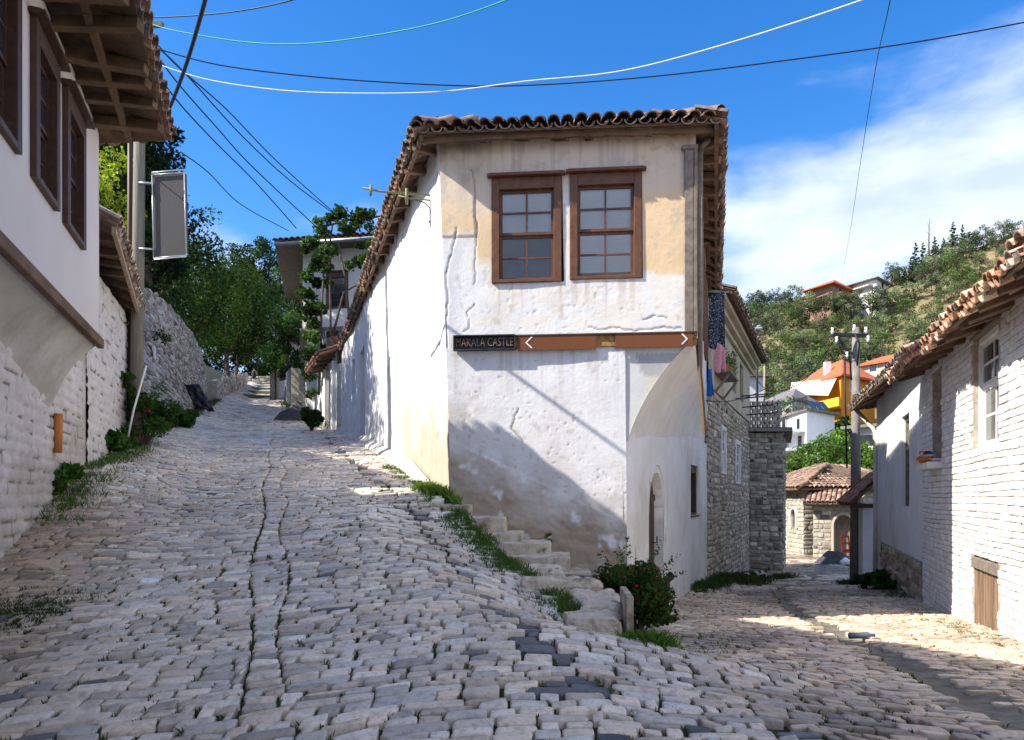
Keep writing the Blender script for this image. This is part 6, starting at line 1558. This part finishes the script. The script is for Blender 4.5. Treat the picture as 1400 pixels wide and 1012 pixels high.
# ================================================================== shrubs and plants
def shrub(name, label, cat, c, r, h_, n, size, col, flowers=None, stems=True, nb=16, asp=.6, mt='leaf'):
    c = Vector(c); t = thing(name, label, cat, c); cs = []; rs = []
    for i in range(nb):
        a = i * 2.4; q_ = math.sqrt((i + .5) / nb) * .72; z = random.uniform(.22, .85) * (1 - .35 * q_ * q_)
        cs.append((math.cos(a) * q_ * r, math.sin(a) * q_ * r, z * h_)); rs.append(r * random.uniform(.3, .42))
    pts, k = blob_points(n, cs, rs, .35); pts[:, 2] = np.abs(pts[:, 2]); q = MB(); leaves(q, pts, size, leafcols(n, col, k, .22, .25), aspect=asp); q.build('leaves', M[mt], t, local=True)
    if flowers and nb > 20 or ('rose' in name):
        q = MB(); sp_ = []
        for i in range(16):
            a = random.uniform(0, 6.28); el = random.uniform(.1, 1.2); d0 = Vector((math.cos(a) * math.cos(el), math.sin(a) * math.cos(el), math.sin(el)))
            p0 = Vector((0, 0, h_ * .5)) + Vector((d0.x * r * .8, d0.y * r * .8, d0.z * h_ * .42)); 
            for k_ in range(16): sp_.append(p0 + d0 * (k_ / 16 * r * random.uniform(.3, .45)) + Vector((0, 0, .03 * k_ / 16)) + Vector([random.gauss(0, size * .35) for _ in range(3)]))
        leaves(q, np.array([tuple(v_) for v_ in sp_]), size * .9, leafcols(len(sp_), [c_ * 1.3 for c_ in col]), aspect=asp); q.build('shoots', M[mt], t, local=True)
    if stems:
        q = MB()
        for i in range(0, nb, 1): q.tube([(random.uniform(-.05, .05), random.uniform(-.05, .05), -.05), Vector(cs[i]) * .5 + Vector((0, 0, .03)), cs[i]], [.014, .01, .006], 5)
        q.build('stems', M['bark'], t, local=True)
    if flowers:
        q = MB(); idx = rng.choice(n, flowers[0]); d = pts[idx] * np.array([1.07, 1.07, 1.05])
        leaves(q, np.repeat(d, 5, 0) + rng.normal(0, flowers[1] * .3, (flowers[0] * 5, 3)), flowers[1], np.tile(np.array(flowers[2]), (flowers[0] * 5, 1)), aspect=.9); q.build('flowers', M[mt], t, local=True)
    return t
bx, by = 1.27, 7.45
shrub('flowering_bush', 'round dark green bush with tiny red flowers beside the upright stone slab', 'bush', (bx, by, Hf(bx, by)), .46, .92, 9000, .045, (.045, .1, .02), (170, .022, (.4, .03, .03)), nb=26)
def gp(px, py_guess, Y): x = (px - 700) / 1000 * Y; return (x, Y, Hf(x, Y))
for (px, Y, r, h_, n, s_, col, l, nme, fl) in (
    (76, 8.4, .3, .38, 420, .11, (.05, .12, .02), 'low broad leafed plant at the foot of the overhanging house', 'leafy_plant', None),
    (145, 11.4, .34, .4, 480, .12, (.045, .12, .02), 'broad leafed clump below the low whitewashed house', 'leafy_plant', None),
    (165, 12.2, .3, .36, 300, .1, (.06, .13, .02), 'smaller leafy clump touching the rose bush', 'leafy_plant', None),
    (200, 13.0, .62, 1.0, 4200, .065, (.04, .1, .018), 'tall rose bush with red blooms around the foot of the left pole', 'rose_bush', (14, .06, (.55, .03, .08))),
    (240, 19.5, .6, .5, 900, .13, (.05, .13, .02), 'low green plants at the foot of the rubble wall', 'leafy_plant', None),
    (426, 22.6, .42, .85, 2600, .08, (.045, .1, .02), 'dense round shrub beside the white gateway on the rising street', 'round_shrub', None),
    (1200, 15.5, .42, .38, 900, .11, (.03, .075, .015), 'dark leafy plant by the stone base of the plastered house', 'leafy_plant', None),
    (1178, 19.2, .3, .3, 300, .1, (.03, .075, .015), 'small dark weed clump at the foot of the downpipe', 'leafy_plant', None)):
    c = gp(px, 0, Y); shrub(nme, l, 'bush' if 'bush' in nme or 'shrub' in nme else 'plant', c, r, h_, n, s_, col, fl, nb=12, asp=.8 if 'plant' in nme else .55)
for (x, y, z, r, n, l) in ((P(170, 510, 12.6).x, 12.6, P(170, 540, 12.6).z, .24, 400, 'climbing rose stem with two red blooms on the whitewashed wall'), (P(160, 455, 12.9).x, 12.9, P(160, 460, 12.9).z, .28, 350, 'trailing weeds hanging from the low whitewashed wall top'), (P(231, 470, 21).x, 20.6, P(231, 478, 20.6).z, .3, 260, 'tuft of weeds growing out of the rubble wall face'), (P(751, 740, 8.6).x, 8.75, P(751, 745, 8.75).z, .07, 120, 'tiny green weed growing from the facade above the steps')):
    shrub('wall_plant', l, 'plant', (x, y, z), r, r * 2.2, n, .07 if r > .1 else .03, (.05, .1, .02), (2, .07, (.6, .03, .08)) if 'rose' in l else None, stems=False, nb=8)

for i, u in enumerate((12.5, 15, 18, 22)):
    zt = rt_top(u); c = RT.at(u, zt - .15, -.12 * (zt - 2.2) - 1.2)
    shrub('wall_top_bush', ('dark bush spilling over the rubble wall top, %s from the utility pole' % ('first', 'second', 'third', 'fourth', 'fifth', 'sixth', 'seventh')[i]), 'bush', c, .9 + .12 * i, 1.25, 1800, .13 + i * .012, ((.03, .065, .014), (.045, .095, .016))[i % 2], nb=14)
# ---- grass and moss
def blades(mb, X, Y, h_, w_, cols, z=None):
    n = len(X); Z = H(X, Y) - .01 if z is None else z; a = rng.uniform(0, 2 * np.pi, n); ln = rng.normal(0, .35, (n, 2)) * h_[:, None]
    dx, dy = np.cos(a) * w_ / 2, np.sin(a) * w_ / 2
    V = np.stack([np.stack([X - dx, Y - dy, Z], -1), np.stack([X + dx, Y + dy, Z], -1), np.stack([X + dx * .6 + ln[:, 0] * .4, Y + dy * .6 + ln[:, 1] * .4, Z + h_ * .6], -1), np.stack([X + ln[:, 0], Y + ln[:, 1], Z + h_], -1)], 1)
    idx = (np.arange(n) * 4)[:, None] + np.arange(4)[None] + mb.n
    mb.v += V.reshape(-1, 3).tolist(); mb.f += idx.tolist(); mb.m += [0] * n; mb.c += np.repeat(cols, 4, 0).tolist(); mb.n += 4 * n; mb.has = True
gm = MB()
def strip(pts, width, n, h_, col=(.07, .15, .02), clump=.5):
    pts = np.array(pts, float); seg = np.linalg.norm(np.diff(pts, axis=0), axis=1); cum = np.r_[0, np.cumsum(seg)]
    s = rng.uniform(0, cum[-1], n); x = np.interp(s, cum, pts[:, 0]); y = np.interp(s, cum, pts[:, 1]); x += rng.normal(0, width / 2, n); y += rng.normal(0, width / 2.5, n)
    k = fbm(x * 3.5, y * 3.5, 0, 3, 200) > .5 - (.5 - clump * .5) * .3; x, y = x[k], y[k]
    blades(gm, x, y, h_ * rng.uniform(.4, 1.3, len(x)), .007 if h_ < .1 else .01, leafcols(len(x), col, None, .25))
strip([(-.95, 9.4), (-.62, 8.6), (-.15, 7.5), (.3, 6.6), (.62, 5.9), (.75, 5.4)], .26, 13000, .05)
strip([(-.7, 9.15), (-1.2, 9.75)], .16, 2200, .11, (.13, .24, .025)); strip([(-1.15, 9.9), (-2.1, 12.2)], .16, 2500, .05)
strip([(.78, 6.1), (.85, 5.5), (1.05, 5.2)], .16, 3000, .07); strip([(1.0, 5.9), (1.1, 5.2)], .1, 1500, .1, (.1, .22, .02)); strip([(.9, 5.2), (1.3, 5.6), (2.1, 7.5)], .35, 2600, .03)
strip([(4.9, 16.3), (6.2, 19.6), (8.0, 24.3)], .5, 9000, .2, (.035, .075, .015)); strip([(3.4, 13.8), (4.8, 16.2)], .25, 3000, .14, (.04, .09, .015)); strip([(8.6, 24.6), (9.6, 25.5)], .4, 2500, .2, (.04, .1, .015))
strip([(9.4, 20.5), (10.0, 21.4)], .3, 1500, .15, (.035, .08, .015)); strip([(6.5, 12), (5.2, 8.6), (4.6, 6.6)], .25, 2600, .035, (.13, .16, .03)); strip([(9.2, 18.6), (7, 13)], .25, 2600, .06, (.05, .1, .02))
strip([(-4.6, 7.4), (-5.6, 10), (-6.4, 12.6), (-8, 15.6)], .3, 6500, .08, (.06, .13, .02)); strip([(-3.75, 5.0), (-3.45, 5.5)], .4, 5500, .035, (.045, .08, .018)); strip([(-8.1, 16), (-10.3, 22.5), (-15.3, 38)], .3, 5000, .16, (.05, .11, .02))
strip([(-5.6, 23.5), (-9, 31), (-13, 42)], .4, 3000, .2, (.05, .1, .02))
tf = np.array(tufts); X = tf[:, 0]; Y = tf[:, 1] + gX(X); kk_ = fbm(X * .7, Y * .7, 0, 3, 77) > .4; X, Y = X[kk_], Y[kk_]
X = np.repeat(X, 12) + rng.normal(0, .011, len(X) * 12); Y = np.repeat(Y, 12) + rng.normal(0, .028, len(Y) * 12)
blades(gm, X, Y, rng.uniform(.015, .04, len(X)), .010, leafcols(len(X), (.045, .085, .018), None, .3), z=H(X, Y) - .02)
nT = 2600; X = rng.uniform(-6, 9, nT); Y = 7.5 + rng.random(nT) ** 1.1 * 14
ok = (X > wall_left_x(Y) + .2) & (X < brick_x(Y) - .1) & ~((Y > 9.2) & (X > house_left_x(Y) - .1) & (X < house_right_x(Y) + .1)) & (fbm(X * .8, Y * .8, 0, 3, 77) > .44)
X, Y = X[ok], Y[ok]; X = np.repeat(X, 9) + rng.normal(0, .022, len(X) * 9); Y = np.repeat(Y, 9) + rng.normal(0, .014, len(Y) * 9)
blades(gm, X, Y, rng.uniform(.015, .045, len(X)), .006, leafcols(len(X), (.06, .095, .02), None, .3))
gm.build('grass', M['grass'], kind='stuff')

# ================================================================== cats and the bottle
def cat_(label, c, rz, V, E, Rr, m_, s=1.0):
    t = thing('cat', label, 'cat', c, rz)
    me = bpy.data.meshes.new('body'); me.from_pydata([tuple(np.array(v) * s) for v in V], E, []); me.materials.append(m_)
    o = bpy.data.objects.new('body', me); COL.objects.link(o); o.parent = t; o.modifiers.new('Skin', 'SKIN')
    if me.skin_vertices:
        for i, r in enumerate(Rr): me.skin_vertices[0].data[i].radius = (r * s, r * s)
        me.skin_vertices[0].data[0].use_root = True
    ss = o.modifiers.new('Subdivision', 'SUBSURF'); ss.levels = 1; ss.render_levels = 2
    return t
# lying on its side: head toward -x
lyV = [(0, 0, .09), (-.12, 0, .09), (.13, 0, .09), (-.2, -.01, .11), (-.26, -.02, .13), (-.305, -.025, .12), (-.25, .03, .19), (-.25, -.06, .19), (-.14, -.09, .03), (-.24, -.13, .02), (-.12, .07, .03), (-.22, .1, .02), (.15, -.1, .05), (.05, -.14, .02), (.15, .08, .04), (.22, 0, .05), (.32, .06, .03), (.36, .16, .025)]
lyE = [(0, 1), (0, 2), (1, 3), (3, 4), (4, 5), (4, 6), (4, 7), (1, 8), (8, 9), (1, 10), (10, 11), (2, 12), (12, 13), (2, 14), (2, 15), (15, 16), (16, 17)]
lyR = [.085, .075, .085, .05, .058, .03, .012, .012, .035, .022, .035, .022, .05, .025, .05, .03, .02, .015]
stV = [(0, 0, .24), (-.13, 0, .25), (.13, 0, .24), (-.21, 0, .31), (-.26, 0, .35), (-.31, 0, .33), (-.25, .03, .41), (-.25, -.03, .41), (-.14, .05, .13), (-.15, .05, .01), (-.12, -.05, .13), (-.1, -.05, .01), (.15, .05, .16), (.18, .05, .09), (.15, .05, .01), (.13, -.05, .16), (.16, -.05, .09), (.13, -.05, .01), (.22, 0, .27), (.3, 0, .33), (.34, 0, .43)]
stE = [(0, 1), (0, 2), (1, 3), (3, 4), (4, 5), (4, 6), (4, 7), (1, 8), (8, 9), (1, 10), (10, 11), (2, 12), (12, 13), (13, 14), (2, 15), (15, 16), (16, 17), (2, 18), (18, 19), (19, 20)]
stR = [.075, .07, .075, .045, .055, .03, .012, .012, .03, .02, .03, .02, .04, .024, .018, .04, .024, .018, .022, .017, .014]
p = P(1277, 630, 11.3); lp = BRK.at(BRK.U(11.25), 2.135, .12)
cat_('orange and white cat lying on the ledge of the brick house', lp, BRK.rz + math.pi * 0, lyV, lyE, lyR, M['cat_ow'], 1.05)
def onroad(px, Y): x = (px - 700) / 1000 * Y; return (x, Y, Hf(x, Y) + .01)
cat_('brown and white cat curled in the grass below the stone house', onroad(1021, 21.2), .2, lyV, lyE, lyR, M['cat_tab'], 1.2)
cat_('dark and white cat standing at the grass edge before the stone annex', onroad(1041, 21.8), math.pi + .3, stV, stE, stR, M['cat_tab'], 1.0)
dc = RLO.at((do[0] + do[1]) / 2 + .0, 0, -.05); cat_('dark brown cat standing in the arched doorway behind the bush', (dc.x, dc.y, max(Hf(dc.x, dc.y), 0) + .0), math.pi + .3, stV, stE, stR, M['cat_dark'], 1.15)
bt_ = thing('plastic_bottle', 'empty blue plastic bottle lying in the drain of the lower street', 'bottle', onroad(1177, 7.4), .1)
q = MB(); q.tube([(-.13, 0, .035), (-.12, 0, .035), (0, 0, .033), (.07, 0, .035), (.1, 0, .034), (.125, 0, .034)], [.02, .034, .031, .034, .02, .012], 12); q.build('body', M['bottle'], bt_, local=True, smooth=True)
q = MB(); q.tube([(.125, 0, .034), (.145, 0, .034)], [.016, .016], 10); q.build('cap', M['blue_cloth'], bt_, local=True)
# ------------------------------------------------------------------ sky, sun, camera
sun_dir = Vector((1.19, .295, -1.05)).normalized()
sd = bpy.data.lights.new('sun', 'SUN'); sd.energy = 4.2; sd.angle = R(.5); sd.color = (1, .93, .82)
so = bpy.data.objects.new('sun', sd); COL.objects.link(so); so.location = (-20, -6, 25)
so.rotation_euler = sun_dir.to_track_quat('-Z', 'Y').to_euler()
w = bpy.data.worlds.new('World'); SC.world = w; w.use_nodes = True
nt = w.node_tree; N = nt.nodes; Lk = nt.links
bg = N['Background']; bg.inputs[1].default_value = .15
sky = N.new('ShaderNodeTexSky'); sky.sky_type = 'NISHITA'; sky.sun_disc = False
sky.sun_elevation = R(40.4); sky.sun_rotation = R(256); sky.air_density = 1.0; sky.dust_density = .3; sky.ozone_density = 2.5
hs = N.new('ShaderNodeHueSaturation'); hs.inputs['Hue'].default_value = .508; hs.inputs['Saturation'].default_value = 1.38; hs.inputs['Value'].default_value = .8
Lk.new(sky.outputs[0], hs.inputs['Color'])
tc = N.new('ShaderNodeTexCoord')
sep = N.new('ShaderNodeSeparateXYZ'); Lk.new(tc.outputs['Generated'], sep.inputs[0])
def mth(op, a, b=None, c=None):
    n = N.new('ShaderNodeMath'); n.operation = op
    for i, x in enumerate((a, b, c)):
        if x is None: continue
        if isinstance(x, (int, float)): n.inputs[i].default_value = x
        else: Lk.new(x, n.inputs[i])
    return n.outputs[0]
mp = N.new('ShaderNodeMapping'); mp.inputs['Scale'].default_value = (1.6, 1.6, 4.2); Lk.new(tc.outputs['Generated'], mp.inputs[0])
mp.inputs['Location'].default_value = (.35, .1, .25)
nz = N.new('ShaderNodeTexNoise'); nz.inputs['Scale'].default_value = 2.1; nz.inputs['Detail'].default_value = 9; nz.inputs['Roughness'].default_value = .52; nz.inputs['Distortion'].default_value = .25
Lk.new(mp.outputs[0], nz.inputs[0])
# a bank of cloud low in the north-east, thin wisps elsewhere
east = mth('MULTIPLY_ADD', sep.outputs[0], 1.5, -.3)
low = mth('MULTIPLY_ADD', sep.outputs[2], -3.2, 1.27)
bias = mth('ADD', mth('MINIMUM', mth('MAXIMUM', east, -.14), .2), mth('MINIMUM', mth('MAXIMUM', low, -.3), .16))
# unseen broken cloud overhead and behind the viewer, added as neutral fill light
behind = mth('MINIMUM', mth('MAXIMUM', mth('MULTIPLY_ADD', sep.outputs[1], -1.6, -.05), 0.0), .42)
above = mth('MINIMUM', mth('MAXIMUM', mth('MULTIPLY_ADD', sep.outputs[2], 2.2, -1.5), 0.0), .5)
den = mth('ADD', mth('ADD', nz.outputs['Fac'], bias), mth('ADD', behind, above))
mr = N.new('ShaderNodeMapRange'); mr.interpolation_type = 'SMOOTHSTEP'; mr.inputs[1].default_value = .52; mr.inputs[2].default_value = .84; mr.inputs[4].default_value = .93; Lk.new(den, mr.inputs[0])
nz2 = N.new('ShaderNodeTexNoise'); nz2.inputs['Scale'].default_value = 5; nz2.inputs['Detail'].default_value = 6; Lk.new(mp.outputs[0], nz2.inputs[0])
cr = N.new('ShaderNodeMix'); cr.data_type = 'RGBA'; cr.inputs[6].default_value = (2.3, 2.7, 3.7, 1); cr.inputs[7].default_value = (3.1, 3.4, 4.1, 1)
m2 = N.new('ShaderNodeMapRange'); m2.inputs[1].default_value = .35; m2.inputs[2].default_value = .6; Lk.new(nz2.outputs['Fac'], m2.inputs[0]); Lk.new(m2.outputs[0], cr.inputs[0])
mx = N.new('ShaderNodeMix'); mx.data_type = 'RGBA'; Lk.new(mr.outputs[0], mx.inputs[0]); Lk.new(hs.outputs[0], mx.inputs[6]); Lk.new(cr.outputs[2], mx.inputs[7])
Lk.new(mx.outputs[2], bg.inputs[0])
cam = bpy.data.cameras.new('camera'); co = bpy.data.objects.new('camera', cam); COL.objects.link(co)
co.location = (0, 0, 1.6); co.rotation_euler = (R(90), 0, 0)
cam.sensor_width = 36; cam.lens = 36 * 1000 / 1400; cam.shift_y = 174 / 1400; cam.clip_end = 3000; cam.clip_start = .05
SC.camera = co
SC.view_settings.view_transform = 'Standard'; SC.view_settings.look = 'None'; SC.view_settings.gamma = 1
SC.view_settings.exposure = 1.17
SC.cycles.max_bounces = 6; SC.cycles.transparent_max_bounces = 12
